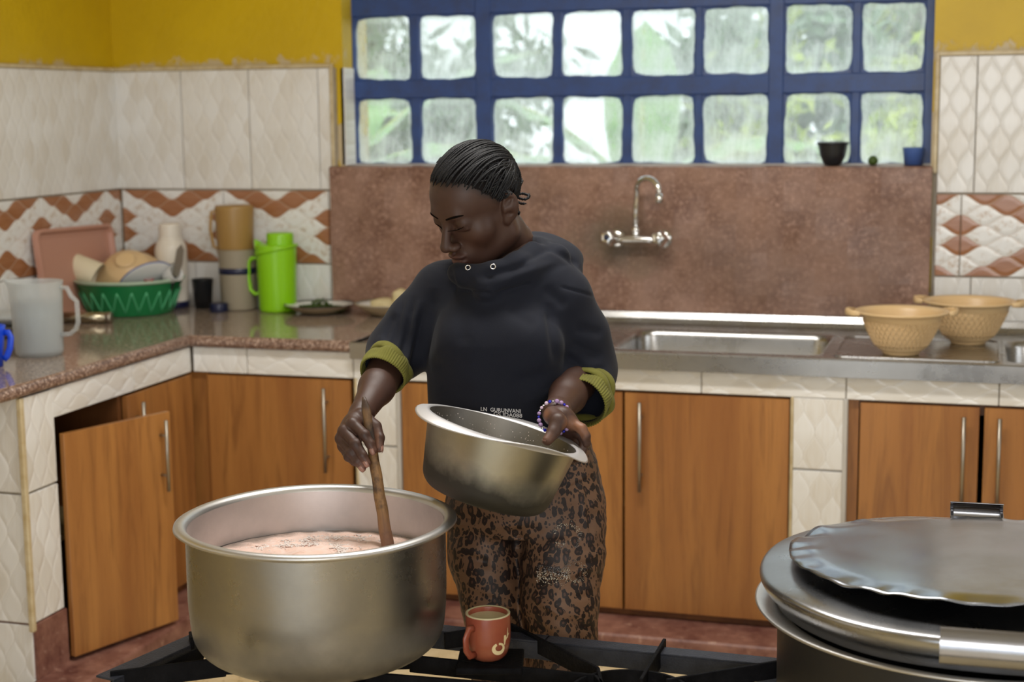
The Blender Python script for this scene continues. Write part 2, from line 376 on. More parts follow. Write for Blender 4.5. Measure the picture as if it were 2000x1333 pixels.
def lathe_data(prof, seg=64, warp=None):
    vs_, fs = [], []
    for j in range(seg):
        a = 2*PI*j/seg
        for i, (r, z) in enumerate(prof):
            p = (r*math.cos(a), r*math.sin(a), z)
            vs_.append(warp(p, a, i) if warp else p)
    n = len(prof)
    for j in range(seg):
        k = (j+1) % seg
        for i in range(n-1):
            if prof[i][0] < 1e-9 and prof[i+1][0] < 1e-9: continue
            fs.append((j*n+i, k*n+i, k*n+i+1, j*n+i+1))
    return vs_, fs
def lathe(name, prof, mat, parent=None, seg=64, loc=None, rot=None, warp=None):
    v, f = lathe_data(prof, seg, warp); o = mesh_obj(name, v, f, mat, parent, True, loc, rot)
    bm = bmesh.new(); bm.from_mesh(o.data); bmesh.ops.remove_doubles(bm, verts=bm.verts, dist=1e-5)
    bmesh.ops.recalc_face_normals(bm, faces=bm.faces); bm.to_mesh(o.data); bm.free()
    return o
def rnd_prof(pts, r=0.003, n=3):
    """round the corners of an open profile"""
    out = [pts[0]]
    for i in range(1, len(pts)-1):
        a, b, c = (np.array(p, float) for p in pts[i-1:i+2])
        la, lc = np.linalg.norm(a-b), np.linalg.norm(c-b); q = min(r, la*.45, lc*.45)
        if q < 1e-6: out.append(tuple(b)); continue
        p0 = b+(a-b)/la*q; p1 = b+(c-b)/lc*q
        for t in np.linspace(0, 1, n): out.append(tuple((1-t)**2*p0+2*t*(1-t)*b+t*t*p1))
    out.append(pts[-1]); return out
def tube_data(path, rad, sides=12, cap=True, flat=None, up=None):
    path = [Vector(p) for p in path]; n = len(path); rad = rad if hasattr(rad, '__len__') else [rad]*n
    vs_, fs = [], []; prev = None
    for i, p in enumerate(path):
        t = (path[min(i+1, n-1)]-path[max(i-1, 0)]).normalized()
        if prev is None:
            r0 = Vector(up) if up is not None else (Vector((0, 0, 1)) if abs(t.z) < 0.9 else Vector((1, 0, 0)))
            a = t.cross(r0).normalized()
        else: a = (prev-t*prev.dot(t)).normalized()
        prev = a; b = t.cross(a)
        fx, fy = flat if flat else (1, 1)
        for k in range(sides):
            w = 2*PI*k/sides; vs_.append(p+a*(math.cos(w)*rad[i]*fx)+b*(math.sin(w)*rad[i]*fy))
    for i in range(n-1):
        for k in range(sides):
            k2 = (k+1) % sides; fs.append((i*sides+k, i*sides+k2, (i+1)*sides+k2, (i+1)*sides+k))
    if cap: fs.append(tuple(range(sides))[::-1]); fs.append(tuple((n-1)*sides+k for k in range(sides)))
    return vs_, fs
def tube(name, path, rad, mat, parent=None, sides=12, cap=True, loc=None, flat=None, up=None, rot=None):
    v, f = tube_data(path, rad, sides, cap, flat, up); return mesh_obj(name, v, f, mat, parent, True, loc, rot)
def arc(c, r, a0, a1, n, ax=(1, 0, 0), ay=(0, 0, 1)):
    c, ax, ay = Vector(c), Vector(ax), Vector(ay)
    return [c+ax*(r*math.cos(a0+(a1-a0)*i/(n-1)))+ay*(r*math.sin(a0+(a1-a0)*i/(n-1))) for i in range(n)]
def copy_thing(root, loc, rotz=0.0, label=None):
    r = root.copy(); C.objects.link(r); r.location = loc; r.rotation_euler = (0, 0, rotz)
    if label: r['label'] = label
    for ch in list(root.children):
        c_ = ch.copy(); C.objects.link(c_); c_.parent = r
        for g in list(ch.children):
            d = g.copy(); C.objects.link(d); d.parent = c_
    return r
_tm = {}
def tile(parent, cx, y, cz, w, h, mat, face='y', x=None, t=0.008):
    """one wall tile; face 'y' looks along -Y (back run), face 'x' looks along +X (left run)"""
    key = (round(w, 3), round(h, 3), mat)
    if key not in _tm:
        bm = bmesh.new(); add_box(bm, (-w/2, -t, -h/2), (w/2, 0, h/2), 0.0016)
        me = bpy.data.meshes.new('tile'); bm.to_mesh(me); bm.free(); me.materials.append(M[mat]); _tm[key] = me
    o = bpy.data.objects.new('tile', _tm[key]); C.objects.link(o); o.parent = parent
    p = Vector((cx, y, cz)); j = 0.0006
    o.location = p-parent.location+Vector((0, rng.uniform(-j, j), 0) if face == 'y' else (rng.uniform(-j, j), 0, 0))
    o.rotation_euler = (rng.uniform(-.002, .002), 0, PI/2 if face == 'x' else 0)
    return o
# ------------------------------------------------------------------ the room
XL, YB, XR, YF, ZC = -2.99, 5.0, 2.7, -2.2, 2.75      # wall faces, ceiling
WX0, WX1, WZ0, WZ1 = -2.115, -0.165, 1.372, 2.36      # window opening
CT = 0.88                                              # counter height
FY, FX = 4.29, -2.343                                  # fronts of the two cabinet runs
G = 0.012                                              # mortar behind the tiles
floor = wbox('floor', (XL-.3, YF-.3, -.1), (XR+.3, YB+.3, 0.0), M['floor_tile']); tag(floor, kind='structure')
ceiling = wbox('ceiling', (XL-.3, YF-.3, ZC), (XR+.3, YB+.3, ZC+.1), M['ceiling']); tag(ceiling, kind='structure')
def wall_pieces(name, boxes, mat, loc):
    bm = bmesh.new()
    for lo, hi in boxes: add_box(bm, [a-b for a, b in zip(lo, loc)], [a-b for a, b in zip(hi, loc)])
    o = bm_obj(name, bm, mat, loc=loc); return tag(o, kind='structure')
Tb = 0.22
wall_back = wall_pieces('wall_back', [((XL-.3, YB+G, 0), (WX0, YB+G+Tb, ZC)), ((WX1, YB+G, 0), (XR+.3, YB+G+Tb, ZC)),
    ((WX0, YB+G, 0), (WX1, YB+G+Tb, WZ0)), ((WX0, YB+G, WZ1), (WX1, YB+G+Tb, ZC))], M['yellow'], Vector((0, YB+G, 0)))
wall_left = wall_pieces('wall_left', [((XL-G-.25, YF-.25, 0), (XL-G, YB+G, ZC))], M['yellow'], Vector((XL-G, 0, 0)))
wall_right = wall_pieces('wall_right', [((XR, YF-.25, 0), (XR+.25, YB+.25, ZC))], M['plaster'], Vector((XR, 0, 0)))
wall_front = wall_pieces('wall_front', [((XL-.3, YF-.25, 0), (-1.9, YF, ZC)), ((0.8, YF-.25, 0), (XR+.3, YF, ZC)), ((-1.9, YF-.25, 2.4), (0.8, YF, ZC))], M['plaster'], Vector((0, YF, 0)))
# ---- back wall tiles: dado of upright tiles, leaf band, bottom row
TW, ZT0, ZT1, ZD0, ZD1 = 0.262, 1.292, 1.708, 1.035, 1.289
def row(parent, x0, x1, z0, z1, w, mat, y=YB+G, start=None, ref=None):
    x = ref if ref is not None else x0
    while x > x0+1e-4: x -= w
    while x < x1-1e-4:
        a, b = max(x, x0), min(x+w, x1)
        if b-a > 0.012:
            if mat == 'decor' and (b-a) < w-.01: decor_cut(parent, x, a, b, z0, z1, y)
            else: tile(parent, (a+b)/2, y, (z0+z1)/2, b-a-.003, z1-z0-.003, mat)
        x += w
def decor_cut(parent, x, a, b, z0, z1, y, face='y', xw=None, full=0.404):
    """a cut leaf-band tile: its origin stays the middle of the uncut tile so the pattern runs on"""
    cx = x+full/2; bm = bmesh.new(); add_box(bm, (a-cx+.0015, -.008, -(z1-z0)/2+.0015), (b-cx-.0015, 0, (z1-z0)/2-.0015), 0.0016)
    o = bm_obj('tile', bm, M['decor'], parent)
    if face == 'y': o.location = Vector((cx, y, (z0+z1)/2))-parent.location
    else: o.location = Vector((xw, cx, (z0+z1)/2))-parent.location; o.rotation_euler = (0, 0, PI/2)
bedding = wbox('mortar_bed', (XL, YB+.004, CT-.06), (WX0-.025, YB+G+.01, ZT1), M['grout'], wall_back)
bedding2 = wbox('mortar_bed', (WX1+.012, YB+.004, CT-.06), (XR, YB+G+.01, ZT1), M['grout'], wall_back)
EL, ER = WX0-.045, WX1+.02
row(wall_back, XL, EL, ZT0, ZT1, TW, 'tile_v', YB+.004, ref=XL+.0)
row(wall_back, ER, XR, ZT0, ZT1, TW, 'tile_v', YB+.004, ref=ER+.11)
row(wall_back, XL, EL, ZD0, ZD1, 0.404, 'decor', YB+.004, ref=XL+.008)
row(wall_back, ER, XR, ZD0, ZD1, 0.404, 'decor', YB+.004, ref=ER+.075)
row(wall_back, XL, EL, CT-.05, ZD0-.002, TW, 'tile_v', YB+.004, ref=XL+.03)
row(wall_back, ER, XR, CT-.05, ZD0-.002, TW, 'tile_v', YB+.004, ref=ER+.11)
# strips that edge the tiling
wbox('edge_strip', (XL, YB-.006, ZT1), (EL+.002, YB+.006, ZT1+.014), M['tile_trim'], wall_back, .002)
wbox('edge_strip', (EL, YB-.008, WZ0-.0), (EL+.013, YB+.008, ZT1+.014), M['tile_trim'], wall_back, .003)
wbox('edge_strip', (ER-.014, YB-.008, WZ0-.02), (ER, YB+.010, ZT1+.014), M['tile_trim'], wall_back, .003)
wbox('edge_strip', (ER-.014, YB-.006, ZT1), (XR, YB+.006, ZT1+.014), M['tile_trim'], wall_back, .002)
# white tiled reveal at the window's left jamb
wbox('reveal_tile', (WX0-.012, YB+.012, WZ0+.004), (WX0+.004, YB+.115, ZT1), M['tile_h'], wall_back, .002)
# ---- left wall tiles
wbox('mortar_bed', (XL-G-.01, 1.0, CT-.06), (XL-.004, YB, ZT1), M['grout'], wall_left)
y = YB
while y > 1.0:
    a = y-TW
    tile(wall_left, XL-.004, (a+y)/2, (ZT0+ZT1)/2, TW-.003, ZT1-ZT0-.003, 'tile_v', 'x')
    tile(wall_left, XL-.004, (a+y)/2, (CT-.05+ZD0)/2, TW-.003, ZD0-CT+.05-.003, 'tile_v', 'x')
    y = a
y = YB-.002
y -= 0.10; decor_cut(wall_left, YB-.102-.0, y, YB-.002, ZD0, ZD1, 0, 'x', XL-.004)
while y > 1.0:
    a = y-.404; tile(wall_left, XL-.004, (a+y)/2, (ZD0+ZD1)/2, .401, ZD1-ZD0-.003, 'decor', 'x'); y = a
for o in wall_left.children:                           # tiles on the left wall are given as (wall x, run y, z)
    if o.name.startswith('tile'): pass
wbox('edge_strip', (XL-.008, 1.0, ZT1), (XL+.006, YB, ZT1+.014), M['tile_trim'], wall_left, .002)
# ---- red cement splashback under the window, with its sill
sb = bmesh.new()
x0, x1 = EL+.002, ER-.014; zz0, zz1 = CT-.05, WZ0-.004
nx, nz = 40, 12; grid = [[sb.verts.new((x0+(x1-x0)*i/nx, YB-.030+.003*math.sin(i*.7+j*.9)+.002*math.sin(i*2.1-j), zz0+(zz1-zz0)*j/nz)) for j in range(nz+1)] for i in range(nx+1)]
for i in range(nx):
    for j in range(nz): sb.faces.new((grid[i][j], grid[i+1][j], grid[i+1][j+1], grid[i][j+1]))
top = [sb.verts.new((x0+(x1-x0)*i/nx, YB+.125, WZ0+.002)) for i in range(nx+1)]
lip = [sb.verts.new((x0+(x1-x0)*i/nx, YB-.024, WZ0+.001)) for i in range(nx+1)]
for i in range(nx):
    sb.faces.new((grid[i][nz], grid[i+1][nz], lip[i+1], lip[i])); sb.faces.new((lip[i], lip[i+1], top[i+1], top[i]))
for col in (0, nx):
    vv = [grid[col][j] for j in range(nz+1)]+[lip[col]]
    back = [sb.verts.new((v.co.x, YB+.004, v.co.z)) for v in vv]
    for k in range(len(vv)-1): sb.faces.new((vv[k], vv[k+1], back[k+1], back[k]))
bmesh.ops.recalc_face_normals(sb, faces=sb.faces)
splash = bm_obj('trim_1', sb, M['redcement'], smooth=False); tag(splash, kind='structure', label='mottled red cement splashback slab between the sink and the window')
# ---- window: frame, bars, putty and panes, each its own piece
YW = YB+.115
win = bpy.data.objects.new('window_1', None); C.objects.link(win); win.location = (WX0, YW, WZ0); tag(win, kind='structure')
def wx(px, py=250): return on_y(px, py, YW)[0]
vb = [(WX0-.01, wx(698)), (wx(806), wx(822)), (wx(933), wx(963)), (wx(1083), wx(1097)), (wx(1217), wx(1233)), (wx(1358), wx(1372)), (wx(1501), wx(1530)), (wx(1662), wx(1679)), (wx(1803), WX1+.02)]
thick = {0, 2, 6, 8}
zr = [WZ0-.004, 1.603, 1.664, 1.882, 1.942, 2.16, 2.20, WZ1+.02]   # pane bottoms/tops in turn
for i, (a, b) in enumerate(vb):
    wbox('frame_post' if i in thick else 'glazing_bar', (a, YW-.018 if i in thick else YW-.010, WZ0), (b, YW+.022, WZ1), M['blue_paint'], win, .003)
for j in (1, 3, 5):
    wbox('frame_rail' , (WX0, YW-.014, zr[j]), (WX1, YW+.020, zr[j+1]), M['blue_paint'], win, .003)
wbox('frame_rail', (WX0, YW-.012, WZ0), (WX1, YW+.020, WZ0+.006), M['blue_paint'], win, .002)
wbox('frame_rail', (WX0, YW-.014, WZ1-.03), (WX1, YW+.020, WZ1), M['blue_paint'], win, .003)
wbox('ledge', (WX0, YW-.045, WZ0+.001), (WX1, YW-.012, WZ0+.007), M['plaster'], win, .002)
for i in range(8):
    for j in (0, 2, 4, 6):
        xa, xb = vb[i][1], vb[i+1][0]; za, zb = zr[j]+(.008 if j == 0 else 0), zr[j+1]
        if j == 6: zb = WZ1-.03
        w, h = xb-xa, zb-za; cx, cz = (xa+xb)/2, (za+zb)/2
        pane = mesh_obj('pane', [(-w/2-.004, 0, -h/2-.004), (w/2+.004, 0, -h/2-.004), (w/2+.004, 0, h/2+.004), (-w/2-.004, 0, h/2+.004), (-w/2-.004, .003, -h/2-.004), (w/2+.004, .003, -h/2-.004), (w/2+.004, .003, h/2+.004), (-w/2-.004, .003, h/2+.004)],
                        [(0, 1, 2, 3), (7, 6, 5, 4)], M['pane'], win, False, loc=Vector((cx, YW+.008, cz))-win.location)
        n = 48; outer, inner = [], []
        ph = rng.uniform(0, 6, 4)
        for k in range(n):
            t = 2*PI*k/n; cx_, sx_ = math.cos(t), math.sin(t)
            q = 1.0/max(abs(cx_), abs(sx_)); outer.append((cx_*q*w/2*1.03, sx_*q*h/2*1.03))
            e = 11.0; s_ = (abs(cx_)**e+abs(sx_)**e)**(-1/e); wob = .0022*math.sin(3*t+ph[0])+.0016*math.sin(7*t+ph[1])+rng.uniform(-.0011, .0011)
            inner.append((cx_*s_*(w/2-.0035+wob), sx_*s_*(h/2-.0035+wob)))
        V = [(x, -.006, z) for x, z in outer]+[(x, -.004, z) for x, z in inner]+[(x, .008, z) for x, z in inner]
        Fc = [(k, (k+1) % n, n+(k+1) % n, n+k) for k in range(n)]+[(n+k, n+(k+1) % n, 2*n+(k+1) % n, 2*n+k) for k in range(n)]
        mesh_obj('putty', V, Fc, M['blue_paint'], win, False, loc=Vector((cx, YW+.001, cz))-win.location)
# ------------------------------------------------------------------ garden beyond the window
ground = wbox('garden_ground', (-14, YB+.3, -.6), (14, 30, -.5), Mat('garden_soil', srgb(96, 92, 60), 0.9).m); tag(ground, kind='structure')
def leafmat(name, a, b, tr=0.25):
    m = Mat(name, rough=0.45); n = m.noise(6, 3); m.col(m.mix((n-0.4)*3+(m.rnd()-.5)*.6, a, b)); 
    m.b.inputs['Transmission Weight'].default_value = 0.0; return m.m
M['banana'] = leafmat('banana_leaf', srgb(150, 190, 120), srgb(96, 140, 78))
M['banana_stem'] = leafmat('banana_midrib', srgb(196, 206, 120), srgb(150, 170, 90))
M['bush_y'] = leafmat('yellow_green_foliage', srgb(190, 205, 70), srgb(120, 158, 44))
M['bush_g'] = leafmat('grey_green_foliage', srgb(110, 138, 100), srgb(74, 104, 70))
M['trunk'] = Mat('bark', srgb(110, 92, 80), 0.8).m
def banana_leaf(parent, base, dirv, L, W, droop):
    d = Vector(dirv).normalized(); side = d.cross(Vector((0, 0, 1))).normalized(); n = 14; V, Fc, mid = [], [], []
    for i in range(n+1):
        t = i/n; p = Vector(base)+d*(L*t)+Vector((0, 0, -droop*t*t)); mid.append(p+Vector((0, 0, -.01)))
        w = W*math.sin(PI*min(1, t*.94+.06))**.6
        for s_ in (-1, -.5, 0, .5, 1): V.append(p+side*(s_*w)+Vector((0, 0, -.22*w*abs(s_)+(.02*math.sin(i*2.3+s_)))))
    for i in range(n):
        for k in range(4): a = i*5+k; Fc.append((a, a+1, a+6, a+5))
    mesh_obj('leaf', V, Fc, M['banana'], parent); tube('midrib', mid, [.022*(1-.8*i/n) for i in range(n+1)], M['banana_stem'], parent, 6)
def banana(x, y, label, leaves, hz=1.5):
    t = empty('banana_plant', (x, y, -.5), label, 'banana plant', 'banana plants outside')
    tube('stem', [(0, 0, 0), (.03, 0, hz*.5), (0, .02, hz)], [.12, .10, .07], M['bush_g'], t, 10)
    for az, el, L, W, dr in leaves:
        a, e = math.radians(az), math.radians(el); banana_leaf(t, (0, 0, hz-.1), (math.cos(a)*math.cos(e), math.sin(a)*math.cos(e), math.sin(e)), L, W, dr)
banana(-3.2, 7.3, 'banana plant left of the window centre, broad drooping pale leaves', [(-20, 30, 1.9, .24, .9), (15, 50, 1.7, .24, .6), (200, 35, 1.5, .24, .8), (-60, 40, 1.2, .22, .9), (90, 55, 1.4, .2, .5), (150, 60, 1.4, .2, .5)], 1.75)
banana(-1.7, 7.9, 'banana plant behind the middle panes with crossing leaves', [(160, 25, 1.6, .25, .5), (20, 45, 1.5, .24, .9), (-30, 15, 1.3, .24, .5), (200, 50, 1.6, .2, .7), (100, 70, 1.4, .2, .4)], 1.7)
banana(-4.4, 9.2, 'banana plant furthest left, half hidden', [(10, 40, 1.7, .25, .7), (-30, 60, 1.6, .24, .6), (190, 40, 1.6, .24, .8), (60, 30, 1.6, .22, .6)], 1.9)
def foliage(name, loc, spread, count, leaf, mat, label, cat, trunk=None):
    t = empty(name, loc, label, cat, 'shrubs and trees outside'); r = np.random.RandomState(int(abs(loc[0]*97+loc[1]*13)))
    V, Fc = [], []; cl = [(r.normal(0, .45, 3)*np.array(spread)+np.array((0, 0, spread[2]*1.1)), r.uniform(.16, .34)) for _ in range(26)]
    for i in range(count):
        c, s_ = cl[r.randint(len(cl))]; p = c+r.normal(0, s_*.75, 3)*np.array(spread)/max(spread); a, b = r.normal(0, 1, 3), r.normal(0, 1, 3); a /= np.linalg.norm(a); b -= a*a.dot(b); b /= np.linalg.norm(b)
        L = leaf*r.uniform(.6, 1.3); w = L*.32; k = len(V); V += [p-a*L, p+b*w, p+a*L, p-b*w]; Fc.append((k, k+1, k+2, k+3))
    f = mesh_obj('foliage', V, Fc, M[mat], t, False); f['kind'] = 'stuff'
    tube('trunk', [(0, 0, 0), (.05, 0, spread[2]*.6), (0, .03, spread[2]*1.2)], [.06, .05, .03], M['trunk'], t, 8)
foliage('shrub', (-.35, 8.4, -.5), (1.1, .9, 1.15), 5200, .09, 'bush_y', 'yellow green shrub outside the right-hand panes', 'shrub')
foliage('shrub', (-1.25, 9.6, -.5), (.8, .8, 1.5), 3600, .10, 'bush_g', 'grey green shrub behind the banana leaves', 'shrub')
foliage('tree', (.9, 11.5, -.5), (1.6, 1.2, 2.2), 5200, .12, 'bush_g', 'grey green tree at the far right of the window', 'tree')
foliage('tree', (-.75, 12.5, -.5), (1.0, 1.0, 2.2), 4200, .12, 'bush_y', 'pale green tree beyond the panes right of centre', 'tree')
foliage('tree', (-6.0, 12.5, -.5), (1.9, 1.2, 2.6), 5200, .13, 'bush_g', 'dense tree beyond the leftmost panes', 'tree')
foliage('shrub', (-3.9, 10.8, -.5), (1.3, .9, 1.2), 4000, .11, 'bush_g', 'low shrub behind the banana plants', 'shrub')
# ------------------------------------------------------------------ masonry base, worktop, sink top
XE = 2.2                                              # runs on past the right of the picture
base = empty('counter_base', (FX, FY, 0), 'white tiled masonry counter base holding the wooden cabinet doors', 'counter')
colsB = [(-1.795, -1.665), (-.492, -.352), (.62, .75), (1.6, 1.74)]
def wb(name, lo, hi, mat, bev=0.0): return wbox(name, lo, hi, M[mat], base, bev)
wb('apron_beam', (FX, FY+.010, .765), (XE, FY+.09, .842), 'grout'); wb('apron_beam', (FX-.09, 3.40, .765), (FX-.010, FY+.05, .842), 'grout')
for a, b in colsB: wb('column', (a+.004, FY+.010, .09), (b-.004, FY+.55, .765), 'plaster')
wb('column', (XL+.02, 3.402, .0), (FX-.010, 3.538, .842), 'grout')
wb('back_panel', (XL+.02, YB-.03, .09), (XE, YB-.01, .83), 'inner_board'); wb('side_panel', (XL+.02, 3.5, .09), (XL+.04, YB, .83), 'inner_board')
x = FX+.003
for k, w in enumerate([.185]+[.352, .30, .355]+[.40]*6):
    b = min(x+w, XE); 
    if k > 0 or True: tile(base, (x+b)/2, FY+.010, .803, b-x-.003, .078, 'tile_h' if k else 'tile_v')
    x = b
y = FY
for w in (.345, .415, .13):
    a = y-w; tile(base, FX-.010, (a+y)/2, .803, w-.003, .078, 'tile_h' if w > .2 else 'tile_v', 'x') if w != .13 else None; y = a
for a, b in colsB:
    for z0, z1 in ((.562, .764), (.16, .559)): tile(base, (a+b)/2, FY+.010, (z0+z1)/2, b-a, z1-z0-.003, 'tile_v')
for z0, z1 in ((.590, .842), (.240, .587)):
    tile(base, FX-.010, 3.465, (z0+z1)/2, .145, z1-z0-.003, 'tile_v', 'x')
for x0_, x1_ in ((FX-.008-.27, FX-.008), (FX-.54, FX-.281)):     # end face towards the open bay
    for z0, z1 in ((.590, .842), (.240, .587), (.02, .237)): tile(base, (x0_+x1_)/2, 3.402, (z0+z1)/2, x1_-x0_-.003, z1-z0-.003, 'tile_v')
wb('edge_strip', (FX-.014, 3.386, .22), (FX+.002, 3.402, .842), 'tile_trim', .003)
for a, b in colsB:
    wb('grout_edge', (a-.006, FY-.003, .10), (a+.003, FY+.03, .765), 'tile_trim', .003); wb('grout_edge', (b-.003, FY-.003, .10), (b+.010, FY+.03, .765), 'plaster', .003)
plinth = empty('plinth', (FX, FY, 0), 'worn red cement plinth step running below the cabinet doors', 'plinth'); plinth['kind'] = 'structure'
del plinth['category']; plinth.name = 'trim_2'
def slab(name, outline, z0, z1, mat, parent, bev=.012):
    bm = bmesh.new(); vs_ = [bm.verts.new((x-parent.location[0], y-parent.location[1], z0)) for x, y in outline]
    f = bm.faces.new(vs_); r = bmesh.ops.extrude_face_region(bm, geom=[f]); up = [v for v in r['geom'] if isinstance(v, bmesh.types.BMVert)]
    bmesh.ops.translate(bm, verts=up, vec=(0, 0, z1-z0)); bmesh.ops.recalc_face_normals(bm, faces=bm.faces)
    es = [e for e in bm.edges if all(abs(v.co.z-z1) < 1e-5 for v in e.verts)]
    bmesh.ops.bevel(bm, geom=es, offset=bev, segments=3, affect='EDGES', profile=.6)
    return bm_obj(name, bm, M[mat], parent, False)
slab('step', [(FX+.13, 2.2), (FX+.13, FY-.145), (XE, FY-.145), (XE, FY+.3), (XL+.03, FY+.3), (XL+.03, 3.41), (FX-.01, 3.41), (FX-.01, 2.2)], 0.0, .088, 'redfloor', plinth, .014)
slab('column_foot', [(FX+.0, 3.40), (FX+.0, 3.545), (FX-.2, 3.545), (FX-.2, 3.40)], .088, .238, 'redfloor', plinth, .004)
# L-shaped worktop; its front edges are rounded and left rough
wt = empty('worktop', (FX, FY, CT), 'polished brown terrazzo worktop with a rough rounded edge, running round the corner', 'worktop')
def strip(name, outline, z0, z1, mat, parent): 
    bm = bmesh.new(); ox, oy, oz = parent.location; vs_ = [bm.verts.new((x-ox, y-oy, z0-oz)) for x, y in outline]
    f = bm.faces.new(vs_); r = bmesh.ops.extrude_face_region(bm, geom=[f]); up = [v for v in r['geom'] if isinstance(v, bmesh.types.BMVert)]
    bmesh.ops.translate(bm, verts=up, vec=(0, 0, z1-z0)); bmesh.ops.recalc_face_normals(bm, faces=bm.faces); return bm_obj(name, bm, M[mat], parent, False)
strip('top', [(FX-.005, 1.6), (FX-.005, FY-.005), (-1.80, FY-.005), (-1.80, YB-.034), (XL+.003, YB-.034), (XL+.003, 1.6)], CT-.034, CT, 'terrazzo', wt)
def nosing(name, p0, p1, inward):
    p0, p1, q = Vector(p0), Vector(p1), Vector(inward); n = 60; V, Fc = [], []
    prof = [(0.0, 0.0), (-.008, -.001), (-.014, -.006), (-.017, -.014), (-.017, -.022), (-.014, -.030), (-.004, -.035), (0, -.035)]
    for i in range(n+1):
        p = p0.lerp(p1, i/n)
        for k, (o, z) in enumerate(prof):
            w = 0 if k in (0, 7) else .0016*math.sin(i*2.7+k)+rng.uniform(-.0009, .0009); V.append(p-q*(-o-0)*(-1)*-1+Vector((0, 0, z+CT))+q*(-w) if False else p+q*(o+w)+Vector((0, 0, z+CT)))
    for i in range(n):
        for k in range(7): a = i*8+k; Fc.append((a, a+8, a+9, a+1))
    o = mesh_obj(name, [Vector(v)-wt.location for v in V], Fc, M['terrazzo_edge'], wt); return o
nosing('edge', (FX-.005, FY-.006, 0), (-1.80, FY-.006, 0), (0, 1, 0))
nosing('edge', (FX-.006, 1.6, 0), (FX-.006, FY-.018, 0), (-1, 0, 0))
# stainless sink top: folded front, raised back lip, two bowls and a drainer, one pressed sheet each
sx = empty('sink_top', (-1.80, FY, CT), 'long stainless steel sink top with a sunken bowl and drainer under the tap', 'sink')
SY0, SY1, SX0 = FY-.03, YB-.032, -1.80
bowls = [(-1.04, -.42, FY+.075, FY+.50, .17), (.06, .66, FY+.075, FY+.50, .17)]
bm = bmesh.new(); ox, oy, oz = SX0, FY, CT
xs = sorted({SX0, XE}|{b[0] for b in bowls}|{b[1] for b in bowls}); ys = [SY0+.012, FY+.075, FY+.50, SY1-.03]
def q4(bm, pts, m=0):
    f = bm.faces.new([bm.verts.new((x-ox, y-oy, z-oz)) for x, y, z in pts]); f.material_index = m; return f
ZS = CT-.010
for i in range(len(xs)-1):
    for j in range(3):
        inb = any(b[0] <= xs[i] < b[1] for b in bowls) and j == 1
        if not inb: q4(bm, [(xs[i], ys[j], ZS), (xs[i+1], ys[j], ZS), (xs[i+1], ys[j+1], ZS), (xs[i], ys[j+1], ZS)])
# front roll, apron and back lip
for (ya, za), (yb, zb) in zip([(SY0+.012, ZS), (SY0+.009, CT-.002), (SY0+.004, CT), (SY0, CT-.004), (SY0, CT-.050)], [(SY0+.009, CT-.002), (SY0+.004, CT), (SY0, CT-.004), (SY0, CT-.050), (SY0+.006, CT-.052)]):
    q4(bm, [(SX0, ya, za), (XE, ya, za), (XE, yb, zb), (SX0, yb, zb)])
for (ya, za), (yb, zb) in zip([(SY1-.03, ZS), (SY1-.018, CT+.004), (SY1-.010, CT+.022), (SY1, CT+.024)], [(SY1-.018, CT+.004), (SY1-.010, CT+.022), (SY1, CT+.024), (SY1, CT-.02)]):
    q4(bm, [(SX0, ya, za), (XE, ya, za), (XE, yb, zb), (SX0, yb, zb)])
q4(bm, [(SX0, SY0, CT-.05), (SX0, SY0, CT-.004), (SX0, SY1, CT-.004), (SX0, SY1, CT-.05)])
bm_obj('sheet', bm, M['steel'], sx, False)
for (bx0, bx1, by0, by1, dp) in bowls:
    n = 10; rings = []
    def ringpts(inset, z, r):
        pts = []
        for cx, cy, a0 in ((bx1-inset-r, by1-inset-r, 0), (bx0+inset+r, by1-inset-r, PI/2), (bx0+inset+r, by0+inset+r, PI), (bx1-inset-r, by0+inset+r, 1.5*PI)):
            for k in range(n): a = a0+PI/2*k/(n-1); pts.append((cx+r*math.cos(a)-ox, cy+r*math.sin(a)-oy, z-oz))
        return pts
    prof = [(-.001, CT-.010, .001), (.004, CT-.010, .05), (.010, CT-.014, .055), (.014, CT-.03, .055), (.02, CT-dp+.03, .06), (.05, CT-dp, .06), (.16, CT-dp-.004, .03)]
    V = []; Fc = []
    for p in prof: V += ringpts(*p)
    m_ = 4*n
    for a in range(len(prof)-1):
        for k in range(m_): Fc.append((a*m_+k, a*m_+(k+1) % m_, (a+1)*m_+(k+1) % m_, (a+1)*m_+k))
    Fc.append(tuple((len(prof)-1)*m_+k for k in range(m_)))
    bs = mesh_obj('bowl', V, Fc, M['steel'], sx)
    lathe('drain', [(0, .002), (.02, .002), (.034, .004), (.04, 0), (.04, -.004)], M['chrome'], bs, 24, loc=((bx0+bx1)/2-ox, (by0+by1)/2-oy, -dp+.0005))
# raised drainer field with a low bead around it
bd = []
for a0, cx, cy in ((0, .02, FY+.44), (PI/2, -.36, FY+.44), (PI, -.36, FY+.10), (1.5*PI, .02, FY+.10)): bd += [(cx-ox+.03*math.cos(a0+PI/2*k/5), cy-oy+.03*math.sin(a0+PI/2*k/5), -.0095) for k in range(6)]
tube('bead', bd+[bd[0]], .0035, M['steel'], sx, 8, cap=False)
